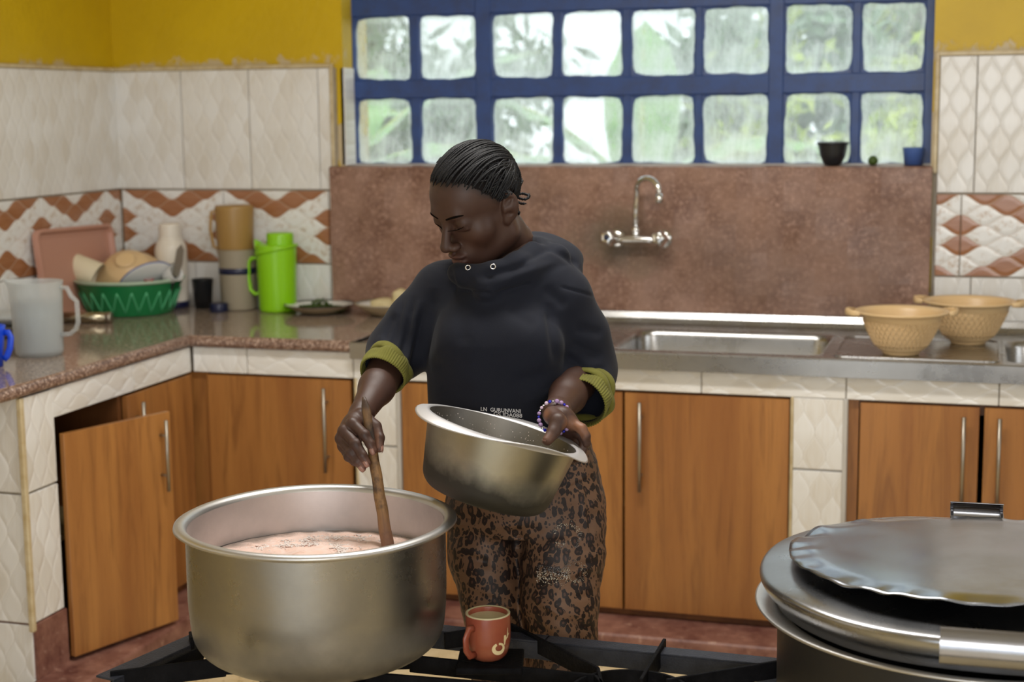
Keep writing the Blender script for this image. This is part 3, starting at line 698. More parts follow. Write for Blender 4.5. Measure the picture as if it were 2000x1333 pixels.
# ------------------------------------------------------------------ cabinets behind the doors
def handle(parent, x, z0, z1, face='y', off=-.019):
    mid = (z0+z1)/2; n = []
    h = tube('handle', [(x, off-.026, z0), (x, off-.026, z1)], .0055, M['handle'], parent, 12)
    for z in (z0+.045, z1-.045): tube('handle_post', [(0, off, z), (0, off-.027, z)], .0045, M['handle'], h, 8, loc=(x, 0, 0))
    return h
def door(parent, w, h, hx=None, hz=(.36, .62), t=.018):
    """door leaf hinged at local x=0, hanging to +x, face at local -y"""
    d = box('door', (0, -t/2, 0), (w, t/2, h), M['wood'], parent, .0012)
    if hx is not None: handle(d, hx, hz[0], hz[1], off=-t/2)
    return d
DZ, DH = .108, .652
def cabinet(x0, x1, doors, label, yface=FY, frame=True):
    c = empty('cabinet', ((x0+x1)/2, yface+.03, DZ), label, 'cabinet', 'wooden cabinets under the worktop'); ox_ = c.location[0]
    box('shelf', (x0-ox_+.01, .03, .30), (x1-ox_-.01, .55, .316), M['inner_board'], c); box('bottom', (x0-ox_+.002, .0, -.018), (x1-ox_-.002, .60, 0), M['wood_edge'], c)
    box('top_rail', (x0-ox_+.002, .004, DH-.03), (x1-ox_-.002, .03, DH+.003), M['wood_edge'], c)
    box('back', (x0-ox_+.004, .56, 0), (x1-ox_-.004, .572, DH), M['dark'], c)
    for i, (dx0, dx1, hx, ang) in enumerate(doors):
        d = door(c, dx1-dx0-.004, DH-.008, None if hx is None else hx-dx0); d.location = (dx0-ox_+.002, -.012, .004); d.rotation_euler = (0, 0, ang)
    return c
hb = lambda px, py=860: on_y(px, py, FY-.02)[0]
c1 = cabinet(FX+.004, -1.80, [(FX+.045, hb(681), hb(632), 0)], 'corner cabinet with one wide door, behind the big pot')
box('filler', (FX-.03-c1.location[0], -.009, 0), (FX+.043-c1.location[0], .012, DH), M['wood'], c1)
box('stile', (hb(694)-c1.location[0]-.003, -.002, 0), (-1.80-c1.location[0], .03, DH), M['wood_edge'], c1)
c2 = cabinet(-1.66, -.495, [(-1.655, -.975, None, 0), (-.972, -.50, hb(1247), 0)], 'double cabinet under the sink bowl, behind the woman')
c3 = cabinet(-.345, .615, [(hb(1676), hb(1913), hb(1880), 0), (hb(1920), .61, hb(1950), 0)], 'double cabinet behind the black pot, right of the tiled column')
box('filler', (-.343-c3.location[0], -.006, 0), (hb(1674)-c3.location[0], .012, DH), M['wood'], c3)
c4 = cabinet(.755, 1.595, [(.76, 1.18, 1.12, 0), (1.185, 1.59, 1.24, 0)], 'cabinet past the right edge of the picture')
# left run: a side-hung door standing ajar, and its closed neighbour
cl = empty('cabinet', (FX, 3.93, DZ), 'cabinet on the left run with its near door hanging open', 'cabinet', 'wooden cabinets under the worktop')
box('bottom', (-.6, -.385, -.018), (-.01, .33, 0), M['wood_edge'], cl); box('shelf', (-.6, -.38, .30), (-.04, .33, .316), M['inner_board'], cl)
box('back', (-.62, -.385, 0), (-.61, .33, DH), M['inner_board'], cl)
box('partition', (-.5, -.055, 0), (-.016, -.035, DH), M['wood_edge'], cl)
d1 = door(cl, .375, DH-.035, .335, (.395, .60)); d1.location = (.012, -.385, -.006); d1.rotation_euler = (.0, 0, PI/2-.32)
d2 = door(cl, .385, DH-.008, .045); d2.location = (-.008, -.03, .004); d2.rotation_euler = (0, 0, PI/2)
# door faces look along their local -y: on the left run they are turned to look along +x
# ------------------------------------------------------------------ wall tap
tp = on_y(1240, 470, YB-.10)
tap = empty('tap', (tp[0], YB-.030, tp[2]), 'chrome wall mixer tap with a swan neck spout above the sink', 'tap')
for s in (-1, 1):
    fl_ = lathe('flange', [(0, .012), (.020, .012), (.030, .006), (.032, 0), (.0, 0)], M['chrome'], tap, 28, loc=(s*.078, .002, 0), rot=(PI/2, 0, 0))
    tube('inlet', [(s*.078, .0, 0), (s*.078, -.035, 0), (s*.078, -.065, 0)], [.013, .013, .015], M['chrome'], tap, 16)
    hd = lathe('tap_handle', rnd_prof([(0, .056), (.017, .056), (.024, .044), (.021, .026), (.026, .012), (.019, .0), (0, 0)], .004), M['chrome'], tap, 24, loc=(s*.083, -.060, .004), rot=(PI/2-.15, 0, 0),
               warp=lambda p, a, i: (p[0]*(1+.10*math.cos(5*a)), p[1]*(1+.10*math.cos(5*a)), p[2]))
    lathe('cap', [(0, .004), (.008, .003), (.010, 0)], M['navy'] if s < 0 else M['chrome'], hd, 16, loc=(0, 0, .056))
tube('body', [(-.083, -.055, 0), (-.04, -.055, .002), (0, -.055, .004), (.04, -.055, .002), (.083, -.055, 0)], [.016, .012, .015, .012, .016], M['chrome'], tap, 18)
lathe('spout_collar', [(0, .03), (.013, .03), (.015, .02), (.012, .008), (.016, 0), (0, 0)], M['chrome'], tap, 20, loc=(0, -.055, .012))
hz = 1.338-tp[2]-.042
neck = [(0, -.055, .03), (0, -.055, .09), (.004, -.056, hz)]+[(.045-.045*math.cos(a)+.002, -.056-.05*math.sin(a/2)-.03*(1-math.cos(a))/2, hz+.045*math.sin(a)) for a in np.linspace(.2, PI*1.02, 14)]
tube('spout', neck, .0085, M['chrome'], tap, 16); e = Vector(neck[-1]); tube('aerator', [e, e+Vector((.002, -.004, -.028))], [.0115, .0125], M['chrome'], tap, 18)
# ------------------------------------------------------------------ things on the window sill
def sill(px, yoff=YW-.045): p = on_y(px, 320, yoff); return (p[0], yoff, WZ0+.0075)
cupb = empty('plant_pot', (on_y(1626, 320, YW-.075)[0], YW-.072, WZ0+.0035), 'dark rounded cup standing on the window sill', 'cup')
lathe('body', rnd_prof([(0, 0), (.026, 0), (.040, .030), (.047, .068), (.0475, .071), (.044, .071), (.036, .03), (.022, .006), (0, .006)], .006), M['charcoal'], cupb, 40)
lathe('rim', [(.0475, .064), (.050, .066), (.050, .072), (.047, .073), (.0445, .070)], M['charcoal'], cupb, 40)
cupb.name = 'sill_cup'
fr = lathe('lime_fruit', [(0, 0), (.010, .002), (.0155, .010), (.0155, .018), (.010, .027), (.003, .030), (0, .030)], M['leaf_green'], None, 20, loc=sill(1705, YW-.06)); fr.location.z = WZ0+.003; tag(fr, 'small green lime on the window sill between the two cups', 'fruit')
cb = empty('sill_cup', (on_y(1784, 318, YW-.055)[0], YW-.055, WZ0+.004), 'dusty blue plastic cup in the right corner of the window sill', 'cup')
lathe('body', [(0, 0), (.028, 0), (.034, .052), (.0345, .054), (.032, .052), (.026, .004), (0, .004)], M['dim_blue'], cb, 32)
# ------------------------------------------------------------------ the two beige colanders
def colander(loc, rz, label, R=.118, H=.118):
    c = empty('colander', loc, label, 'colander', 'beige plastic colanders on the drainer', rz); fr_ = .052
    V, Fc = [], []; nu, nv = 60, 14
    def rad(t): return fr_+(R-.006-fr_)*(t**.62)
    out = [(r_, z) for r_, z in [(rad(k/nv), .008+(H-.014)*k/nv) for k in range(nv+1)]]
    prof = [(0, .010), (fr_*.9, .010)]+out+[(R, H-.003), (R+.009, H-.002), (R+.012, H+.002), (R+.010, H+.005), (R-.004, H+.003), (R-.009, H-.004)]+[(r_-.003, z+.002) for r_, z in out[::-1][1:]]+[(0, .013)]
    lathe('bowl', prof, M['beige'], c, 72)
    lathe('foot', [(fr_-.006, .010), (fr_-.008, 0), (fr_-.003, 0), (fr_+.002, .012)], M['beige'], c, 48)
    # woven lattice standing proud of the wall, two crossing sets of ribs
    V, Fc = [], []
    for sgn in (-1, 1):
        for k in range(40):
            pth = []
            for i in range(9):
                t = .14+.70*i/8; a = 2*PI*k/40+sgn*.62*(t-.14); r_ = rad(t)+.0008; pth.append((r_*math.cos(a), r_*math.sin(a), .008+(H-.014)*t))
            v, f = tube_data(pth, .0016, 4, True); o_ = len(V); V += v; Fc += [tuple(q+o_ for q in g) for g in f]
    w = mesh_obj('lattice', V, Fc, M['beige'], c)
    w['kind'] = 'stuff'
    for s in (-1, 1):
        g = [(s*(R+.004), -.045, H), (s*(R+.026), -.030, H+.001), (s*(R+.036), 0, H+.001), (s*(R+.026), .030, H+.001), (s*(R+.004), .045, H)]
        tube('grip', g, [.004, .006, .007, .006, .004], M['beige'], c, 8, flat=(.5, 1.6))
        mesh_obj('grip_web', [(s*(R-.002), -.040, H), (s*(R+.028), -.022, H+.001), (s*(R+.034), 0, H+.001), (s*(R+.028), .022, H+.001), (s*(R-.002), .040, H), (s*(R-.002), -.040, H-.003), (s*(R+.028), -.022, H-.002), (s*(R+.034), 0, H-.002), (s*(R+.028), .022, H-.002), (s*(R-.002), .040, H-.003)],
                 [(0, 1, 2, 3, 4), (9, 8, 7, 6, 5), (0, 5, 6, 1), (1, 6, 7, 2), (2, 7, 8, 3), (3, 8, 9, 4)], M['beige'], c, False)
    return c
colander((-.213, 4.455, ZS+.001), .22, 'beige plastic colander nearer the front of the drainer')
colander((-.035, 4.70, ZS+.001), -.15, 'beige plastic colander behind, to the right of the other', .122, .122)
# ------------------------------------------------------------------ crockery and jugs along the left worktop
def P(px, py, ymax=4.92, z=CT):
    p = on_z(px, py, z)
    if p[1] > ymax: p = on_y(px, py, ymax)
    return Vector((p[0], p[1], z+.0006))
def mpp(p): return float(AF.dot(np.array(p)-CAM))/FPX
# clear measuring jug
pj = P(78, 694); jg = empty('water_jug', pj, 'frosted clear plastic jug holding water, standing near the worktop edge', 'jug', rotz=.15)
s = mpp(pj); R1, R0, H = 50*s, 44*s, 145*s
def jugwarp(p, a, i):
    k = max(0, math.cos(a-PI))**10*max(0, (p[2]-H*.80)/(H*.2))*.022; return (p[0]-k, p[1], p[2]+k*.25)
lathe('body', rnd_prof([(0, .0), (R0-.004, 0), (R0+.002, .010), (R1-.001, H*.93), (R1+.002, H), (R1-.001, H), (R1-.004, H*.93), (R0-.001, .012), (0, .004)], .007, 4), M['frost'], jg, 56, warp=jugwarp)
lathe('water', [(0, .012), (R0-.006, .014), (R0+(R1-R0)*.70-.005, H*.735), (0, H*.735)], M['water'], jg, 48)
hp = [(R1-.002, 0, H*.915), (R1+.018, 0, H*.915), (R1+.030, 0, H*.80), (R1+.046, 0, H*.73), (R1+.047, 0, H*.45), (R1+.040, 0, H*.36), (R1+.022, 0, H*.29), (R1-.004, 0, H*.28)]
tube('handle', hp, .0085, M['frost'], jg, 10, flat=(1.0, .75))
# blue cup at the very left
pb = P(-15, 716); bc = empty('cup', pb, 'bright blue plastic cup with a loop handle, at the left edge of the picture', 'cup', rotz=.25)
s = mpp(pb); lathe('body', [(0, 0), (.029, 0), (.036, .080*1.0), (.0385, .096), (.0405, .112), (.038, .112), (.033, .08), (.026, .004), (0, .004)], M['blue'], bc, 40)
tube('handle', [(.036, 0, .092), (.050, 0, .093), (.056, 0, .080), (.052, 0, .05), (.042, 0, .026), (.033, 0, .018)], .006, M['blue'], bc, 10, flat=(.6, 1.5))
# green basin with the washed things lying in it
pg = P(255, 608, 4.74); bs = empty('basin', pg, 'deep green plastic basin with a pale rim, filled with washed dishes', 'basin'); s = mpp(pg)
RB, RT, H = 81*s, 103*s, 66*s
lathe('bowl', [(0, .004), (RB-.006, .004), (RB, 0), (RB+.003, .004), (RT-.004, H-.010), (RT, H-.002), (RT-.006, H-.006), (RB-.002, .010), (0, .008)], M['green'], bs, 72)
lathe('rim', [(RT-.006, H-.007), (RT+.002, H-.006), (RT+.008, H-.001), (RT+.007, H+.005), (RT+.001, H+.006), (RT-.007, H)], M['green_rim'], bs, 72)
V, Fc = [], []
for k in range(22):                                   # pressed zigzag pattern
    for sg in (0, 1):
        a0 = 2*PI*(k+sg*.5)/22; a1 = a0+2*PI*.5/22*(1 if sg == 0 else 1); z0, z1 = (.014, H*.72) if sg == 0 else (H*.72, .014)
        pth = [((RB+(RT-RB)*z/H+.0015)*math.cos(a0+(a1-a0)*t), (RB+(RT-RB)*z/H+.0015)*math.sin(a0+(a1-a0)*t), z) for t in np.linspace(0, 1, 5) for z in [z0+(z1-z0)*t]]
        v, f = tube_data(pth, .0026, 5); o_ = len(V); V += v; Fc += [tuple(q+o_ for q in g) for g in f]
mesh_obj('zigzag', V, Fc, M['green_rib'], bs)['kind'] = 'stuff'
zt = pg[2]+H
def onb(px, py, dy=0.0): p = on_y(px, py, pg[1]+dy); return Vector(p)
def cup_prof(r0, r1, h, t=.0025): return rnd_prof([(0, 0), (r0, 0), (r1, h), (r1-t, h), (r0-t, .004), (0, .004)], .004)
def aim(d): return Vector(d).to_track_quat('Z', 'Y').to_euler()
cc = empty('tumbler', onb(198, 528, -.02)+Vector((0, 0, -.002)), 'cream plastic tumbler lying bottom up across the rim of the green basin', 'cup', rot=aim((-.80, -.15, .42)))
cc.location = onb(200, 527, -.03); lathe('body', cup_prof(.040, .052, .115), M['cream'], cc, 40, loc=(0, 0, .0)); 
cc.children[0].rotation_euler = (PI, 0, 0); cc.children[0].location = (0, 0, .115)
cc.location = onb(190, 542, -.07)
bw = empty('bowl', onb(247, 524, -.01), 'beige plastic bowl upturned and leaning in the green basin', 'bowl', rot=(math.radians(38), math.radians(16), 0))
lathe('body', rnd_prof([(0, .088), (.034, .088), (.036, .076), (.070, .060), (.112, .006), (.118, 0), (.115, 0), (.106, .006), (.066, .056), (.0, .070)], .006), M['beige'], bw, 48); bw.location = onb(252, 540, .02)
pl = empty('plate', onb(300, 540, -.03), 'white enamel plate with a blue edge leaning against the beige bowl', 'plate', rot=(math.radians(-20), math.radians(-38), 0))
lathe('dish', [(0, .0), (.055, 0), (.078, .010), (.096, .013), (.097, .0145), (.078, .0125), (.054, .003), (0, .003)], M['white_enamel'], pl, 48); lathe('edge', [(.095, .0125), (.098, .0135), (.0975, .0160), (.095, .0150)], M['dim_blue'], pl, 48)
pl.location = onb(288, 553, -.05)
kn = empty('knife', onb(345, 522, -.02), 'steel blade standing upright among the dishes in the green basin', 'knife', rot=(math.radians(12), math.radians(14), .3))
bmk = bmesh.new(); q = [(-.010, 0), (.012, 0), (.018, .050), (.015, .100), (.002, .118), (-.010, .095)]
vsA = [bmk.verts.new((x, -.0015, z)) for x, z in q]; vsB = [bmk.verts.new((x, .0015, z)) for x, z in q]; bmk.faces.new(vsA); bmk.faces.new(vsB[::-1])
for i in range(6): bmk.faces.new((vsA[i], vsB[i], vsB[(i+1) % 6], vsA[(i+1) % 6]))
bmesh.ops.recalc_face_normals(bmk, faces=bmk.faces); bm_obj('blade', bmk, M['handle'], kn); tube('shaft', [(0, 0, 0), (-.01, 0, -.07)], .006, M['charcoal'], kn, 10); kn.location = onb(342, 540, -.02)
lad = empty('ladle', onb(318, 530, .01), 'dark handled ladle lying in the green basin beside the blade', 'ladle', rot=(0, math.radians(66), .1))
tube('handle', [(0, 0, -.02), (0, 0, .085)], [.004, .006], M['charcoal'], lad, 10); lathe('cup', [(0, -.016), (.016, -.012), (.024, 0), (.022, 0), (.014, -.010), (0, -.013)], M['handle'], lad, 24, loc=(0, 0, -.035)); lad.location = onb(300, 536, .02)
wc = empty('cup', onb(345, 545, -.01), 'small white cup tipped on its side at the right rim of the green basin', 'cup', rot=aim((.75, -.2, .35)))
lathe('body', cup_prof(.022, .030, .05), M['white_enamel'], wc, 32); wc.location = onb(326, 543, -.02)
rd = lathe('cloth_lid', cup_prof(.018, .022, .018), plastic('red_plastic', srgb(190, 40, 30)), None, 24, loc=onb(285, 545, -.05), rot=(.4, .9, 0)); rd.name = 'bottle_cap'; tag(rd, 'small red bottle cap among the dishes in the green basin', 'bottle cap')
# pink tray leaning in the corner
pt = P(140, 597, 4.93); s = mpp(pt); tr = empty('tray', (-2.935, 4.635, CT+.003), 'dusty pink plastic tray leaning against the left wall behind the green basin', 'tray', rot=(math.radians(-7), math.radians(1.5), math.radians(90)))
def rrect(w, h, r, n=6):
    return [(sx_*(w/2-r)+r*math.cos(a), sz_*(h/2-r)+r*math.sin(a)) for sx_, sz_, a0 in ((1, 1, 0), (-1, 1, PI/2), (-1, -1, PI), (1, -1, 1.5*PI)) for a in [a0+PI/2*k/(n-1) for k in range(n)]]
V, Fc = [], []; W_, H_ = .47, .30
for k, (dw, y_) in enumerate([(.0, -.018), (.008, -.020), (.010, -.016), (.016, -.004), (.030, 0), (.0, .0)]): pass
rings = [(.0, .0), (.0, -.018), (-.006, -.020), (-.012, -.018), (-.018, -.004), (-.034, -.001)]
for dw, y_ in rings:
    for x, z in rrect(W_+dw*2, H_+dw*2, .03+dw*.5): V.append((x, y_, z+H_/2))
m_ = 24
for a in range(len(rings)-1):
    for k in range(m_): Fc.append((a*m_+k, a*m_+(k+1) % m_, (a+1)*m_+(k+1) % m_, (a+1)*m_+k))
Fc.append(tuple((len(rings)-1)*m_+k for k in range(m_))); Fc.append(tuple(k for k in range(m_))[::-1])
mesh_obj('tray_panel', V, Fc, M['pink'], tr, False)
# metal roll and the stacked pans at the far left
pr = on_z(150, 624, CT); rl = empty('rolling_tin', (pr[0], pr[1], CT+.018), 'short dull brass coloured metal tube lying behind the jug handle', 'tube', rotz=.20)
rl.location = (-2.80, 4.46, CT+.0185); rl.name = 'metal_tube'
tube('barrel', [(-.09, 0, 0), (.07, 0, 0)], .018, steel('brassy_metal', (.48, .42, .30), .25), rl, 28); lathe('end_cap', [(0, .003), (.017, .003), (.0192, 0), (.0192, -.014), (.018, -.014)], M['handle'], rl, 28, loc=(.07, 0, 0), rot=(0, PI/2, 0))
pn = empty('frying_pan', (-2.86, 4.17, CT+.0006), 'wide steel pan at the left edge, behind the frosted jug', 'pan')
lathe('body', rnd_prof([(0, 0), (.09, 0), (.112, .035), (.125, .037), (.125, .039), (.109, .038), (.088, .003), (0, .003)], .004), M['steel'], pn, 56)
wp = empty('plate', (-2.86, 4.17, CT+.0425), 'white plate resting on the steel pan at the left edge', 'plate'); lathe('dish', [(0, 0), (.07, 0), (.115, .020), (.118, .022), (.112, .022), (.068, .004), (0, .004)], M['white_enamel'], wp, 56)
gl_ = empty('pot_lid', (-2.86, 4.17, CT+.0655), 'flat clear lid lying over the white plate at the left edge', 'lid'); lathe('disc', [(0, .012), (.06, .009), (.115, .001), (.119, 0), (.119, .003), (.06, .012), (0, .015)], M['frost'], gl_, 48); lathe('knob', [(0, .03), (.010, .029), (.012, .022), (.006, .016), (.006, .012)], M['charcoal'], gl_, 24)
# vacuum flask, dark cup, lid, cups and the lime flask along the back wall
def stand(name, px, py, label, cat, ymax=4.90, rz=0): p = P(px, py, ymax); return empty(name, p, label, cat, rotz=rz), mpp(p)
fl, s = stand('vacuum_flask', 338, 592, 'cream vacuum flask with a screw cup lid and a navy base, behind the green basin', 'flask', 4.90)
R = 31*s
lathe('body', rnd_prof([(R-.002, .022), (R, .03), (R, 112*s), (R*.93, 122*s), (R*.74, 133*s), (R*.74, 137*s), (0, 137*s)], .008, 4), M['cream_white'], fl, 48)
lathe('base', rnd_prof([(0, 0), (R, 0), (R+.002, .02), (R-.001, .024), (0, .024)], .003), M['navy'], fl, 48)
lathe('cup_lid', rnd_prof([(R*.70, 137*s), (R*.70, 160*s), (R*.62, 164*s), (0, 164*s)], .004), M['cream_white'], fl, 40)
dc, s = stand('tumbler', 397, 592, 'dark tapered plastic tumbler between the cream flask and the stacked cups', 'cup', 4.90)
R = 22*s; lathe('body', [(0, 0), (R*.72, 0), (R*.96, 56*s), (R, 57*s), (R*.90, 56*s), (R*.66, .004), (0, .004)], M['charcoal'], dc, 40)
nl, s = stand('bottle_cap', 428, 606, 'navy blue screw cap lying on the worktop before the stacked jugs', 'bottle cap', 4.82)
R = 18*s; lathe('shell', rnd_prof([(0, 17*s), (R*.93, 17*s), (R, 13*s), (R, 0), (R-.002, 0), (R*.86, 13*s), (0, 15*s)], .003), M['navy'], nl, 40)
tube('knurl', [(R*math.cos(a), R*math.sin(a), 3*s) for a in np.linspace(0, 2*PI, 30)], .0016, M['navy'], nl, 5, cap=False)
sj, s = stand('jug', 467, 592, 'cloudy clear plastic jug with a dark band, below the amber jug', 'jug', 4.90, .2)
R = 37*s; hj = 117*s
lathe('body', rnd_prof([(0, 0), (R*.92, 0), (R, hj), (R+.003, hj+.003), (R-.003, hj), (R*.88, .006), (0, .006)], .006), M['smoke'], sj, 48)
lathe('band', [(R*.965, hj*.60), (R*.975+.001, hj*.605), (R*.98+.001, hj*.70), (R*.97, hj*.705)], M['navy'], sj, 48)
tube('handle', [(R*.9, 0, hj*.86), (R+.022, 0, hj*.84), (R+.030, 0, hj*.6), (R+.02, 0, hj*.3), (R*.9, 0, hj*.26)], .006, M['smoke'], sj, 10)
aj = empty('jug', sj.location+Vector((-.006, 0, hj-.012)), 'cloudy amber plastic jug stacked bottom up on the clear jug', 'jug', rotz=PI+.5)
h2 = 92*s; lathe('body', rnd_prof([(0, h2), (R*.96, h2), (R*1.02, h2-.008), (R*.93, .0), (R*.90, 0), (R*.98, h2-.010), (0, h2-.005)], .004), M['amber'], aj, 48)
tube('handle', [(R*.92, 0, h2*.9), (R+.012, 0, h2*.86), (R+.018, 0, h2*.5), (R+.008, 0, h2*.14), (R*.9, 0, h2*.1)], .0055, M['amber'], aj, 10)
lf, s = stand('vacuum_flask', 543, 596, 'lime green plastic vacuum jug with side handle and raised spout', 'flask', 4.88, .06)
R0, R1, H = 36*s, 39*s, 130*s
lathe('body', rnd_prof([(0, 0), (R0-.004, 0), (R0, .008), (R1, H*.93), (R1, H), (R1*.6, H+.004), (0, H+.004)], .005, 4), M['lime'], lf, 56)
lathe('collar', [(R1, H*.9), (R1+.005, H*.905), (R1+.006, H*.945), (R1+.001, H*.955)], M['lime'], lf, 56, warp=lambda p, a, i: (p[0], p[1], p[2]+.014*math.cos(a)))
lathe('stopper', rnd_prof([(26*s, H*.96), (26*s, H+20*s), (24*s, H+23*s), (0, H+23*s)], .004), M['lime'], lf, 40, loc=(R1*.22, 0, 0))
mesh_obj('spout', [(-R1*1.02, -.016, H*.88), (-R1*1.02, .016, H*.88), (-R1*.3, .022, H*.98), (-R1*.3, -.022, H*.98), (-R1*1.10, -.010, H*1.075), (-R1*1.10, .010, H*1.075), (-R1*.62, .016, H*1.0), (-R1*.62, -.016, H*1.0)],
         [(0, 1, 5, 4), (1, 2, 6, 5), (0, 4, 7, 3), (4, 5, 6, 7), (2, 3, 7, 6), (0, 3, 2, 1)], M['lime'], lf, False)
tube('handle', [(-R1+.003, 0, H*.80), (-R1-.022, 0, H*.79), (-R1-.034, 0, H*.72), (-R1-.036, 0, H*.5), (-R1-.030, 0, H*.31), (-R1-.014, 0, H*.25), (-R0+.003, 0, H*.27)], .0085, M['lime'], lf, 12, flat=(1, .8))
def plate(name, px, py, rpx, h, label, cat, contents):
    t, s = stand(name, px, py, label, cat, 4.86); R = rpx*s
    lathe('dish', [(0, .004), (R*.42, .002), (R*.46, 0), (R*.52, .003), (R*.86, h*.80), (R, h), (R, h+.0015), (R*.85, h*.9), (R*.5, .007), (0, .007)], M['white_enamel'], t, 64)
    lathe('underside', [(R*.44, .0018), (R*.53, .0018), (R*.88, h*.76), (R*.97, h*.93)], M['enamel_under'], t, 64); lathe('edge', [(R-.001, h-.001), (R+.0016, h), (R+.0014, h+.003), (R-.0016, h+.0022)], M['dark_rim'] if contents == 'greens' else M['enamel_under'], t, 64)
    return t, R
tg, R = plate('plate', 624, 600, 68, .030, 'white enamel plate with a heap of chopped greens, beside the lime flask', 'plate', 'greens')
V, Fc = [], []; r = np.random.RandomState(3)
for i in range(900):
    a, q_ = r.uniform(0, 2*PI), R*.72*math.sqrt(r.uniform(0, 1)); x, y = q_*math.cos(a), q_*math.sin(a)*.8; top_ = .016+.034*max(0, 1-(q_/(R*.7))**2)*(.6+.4*math.sin(x*70+1.6)); z = r.uniform(.008, top_)
    d = r.normal(0, 1, 3); d /= np.linalg.norm(d); e_ = np.cross(d, r.normal(0, 1, 3)); e_ /= np.linalg.norm(e_); k = len(V); p = np.array((x, y, z)); V += [p-d*.008, p+e_*.0035, p+d*.008, p-e_*.0035]; Fc.append((k, k+1, k+2, k+3))
g = mesh_obj('greens', V, Fc, M['leaf_green'], None, False, loc=tg.location+Vector((0, 0, .001))); tag(g, 'heap of chopped green leaves on the enamel plate', 'vegetables', kind='stuff')
tb_, R = plate('bowl', 756, 604, 62, .040, 'shallow white bowl holding pale dough lumps, half behind the black sleeve', 'bowl', 'dough')
def lump(label, off, rx, ry, rz_, seed):
    r = np.random.RandomState(seed); bm = bmesh.new(); bmesh.ops.create_icosphere(bm, subdivisions=3, radius=1)
    for v in bm.verts:
        n = v.co.normalized(); e = 4.0; k = (abs(n.x)**e+abs(n.y)**e+abs(n.z)**e)**(-1/e); w = 1+.05*math.sin(n.x*5+seed)+.05*math.sin(n.z*7+n.y*4); v.co = Vector((n.x*k*rx*w, n.y*k*ry*w, n.z*k*rz_*w))
    o = bm_obj('dough_lump', bm, M['dough'], None, True, loc=tb_.location+Vector(off)); tag(o, label, 'food')
lump('flat slab of pale dough in the shallow white bowl', (-.012, -.006, .034), .040, .032, .022, 1); lump('pale dough lump standing at the right of the shallow bowl, by the sleeve', (.045, .012, .050), .026, .026, .036, 2)
# ------------------------------------------------------------------ stove frame
SZ = .648
st = empty('stove_frame', (-.75, 2.35, 0), 'black angle iron cooking stove frame with flat pot rests, standing before the woman', 'stove')
def S(px, py, z=SZ): return Vector(on_z(px, py, z))
def flatbar(name, p0, p1, h=.030, t=.006, top=0.0, mat='iron', parent=None):
    """flat iron set on edge; p0,p1 run along its top edge"""
    parent = parent or st; p0, p1 = Vector(p0), Vector(p1); d = p1-p0; L = d.length; mid = (p0+p1)/2
    bm = bmesh.new(); add_box(bm, (-L/2, -t/2, -h), (L/2, t/2, 0), .001); o = bm_obj(name, bm, M[mat], parent)
    o.location = mid-parent.location; o.rotation_euler = Vector((d.x, d.y, d.z)).to_track_quat('X', 'Z').to_euler(); return o
def rail(p0, p1, w=.034, h=.034):
    p0, p1 = Vector(p0), Vector(p1); d = p1-p0; L = d.length; bm = bmesh.new(); add_box(bm, (-L/2, 0, -.004), (L/2, w, 0), .0008); add_box(bm, (-L/2, 0, -h), (L/2, .004, -.0035), .0008)
    o = bm_obj('rail', bm, M['iron_top'], st); o.location = (p0+p1)/2-st.location; o.rotation_euler = d.to_track_quat('X', 'Z').to_euler(); return o
# rear, left, front and right angle rails and four legs
a_, b_, c_, d_ = S(372, 1247), S(880, 1243), S(1075, 1250), S(1900, 1345)
RL = Vector((-1.275, 2.36, SZ-.006)); RB = Vector((.42, 2.47, SZ-.006))
rail(S(1060, 1254, SZ-.006), Vector((.42, 2.49, SZ-.006))); rail(Vector((-1.26, 2.53, SZ-.006)), S(1064, 1254, SZ-.006))
rail(S(222, 1328, SZ-.008)+Vector((0, 0, 0)), Vector((-1.26, 2.53, SZ-.008)), .040); rail(Vector((-1.30, 1.86, SZ-.006)), Vector((.42, 1.90, SZ-.006)))
for x, y in ((-1.24, 2.545), (.38, 2.51), (-1.28, 1.90), (.38, 1.93)):
    l = box('leg', (-.018, -.018, -SZ+.03), (.018, .018, 0), M['iron'], st, .002); l.location = Vector((x, y, SZ-.03))-st.location+Vector((0, 0, 0))
# rests of the burner under the mug (between the pots) and its ring
flatbar('pot_rest', S(998, 1218), S(1168, 1304)); flatbar('pot_rest', S(868, 1237), S(925, 1228)); flatbar('pot_rest', S(925, 1228), S(1000, 1219))
flatbar('pot_rest', S(1298, 1252)+Vector((0, 0, .004)), S(1252, 1326), .036); flatbar('pot_rest', S(1302, 1327), S(1560, 1284))
flatbar('pot_rest', S(800, 1280), S(1162, 1318)); flatbar('pot_rest', S(1162, 1318), S(1190, 1348)); flatbar('pot_rest', S(700, 1312), S(1196, 1352)); flatbar('pot_rest', S(1168, 1304), S(1176, 1340), .034)
rc = S(1232, 1304)+Vector((.02, -.095, -.003))
V, Fc = [], []; rr_ = .097; n = 48
for k in range(n):
    a = 2*PI*k/n
    for r_, z in ((rr_, 0), (rr_, -.026), (rr_-.005, -.026), (rr_-.005, 0)): V.append((r_*math.cos(a), r_*math.sin(a), z))
for k in range(n):
    for j in range(4): Fc.append((k*4+j, ((k+1) % n)*4+j, ((k+1) % n)*4+(j+1) % 4, k*4+(j+1) % 4))
mesh_obj('burner_ring', V, Fc, M['iron'], st, False, loc=rc-st.location)
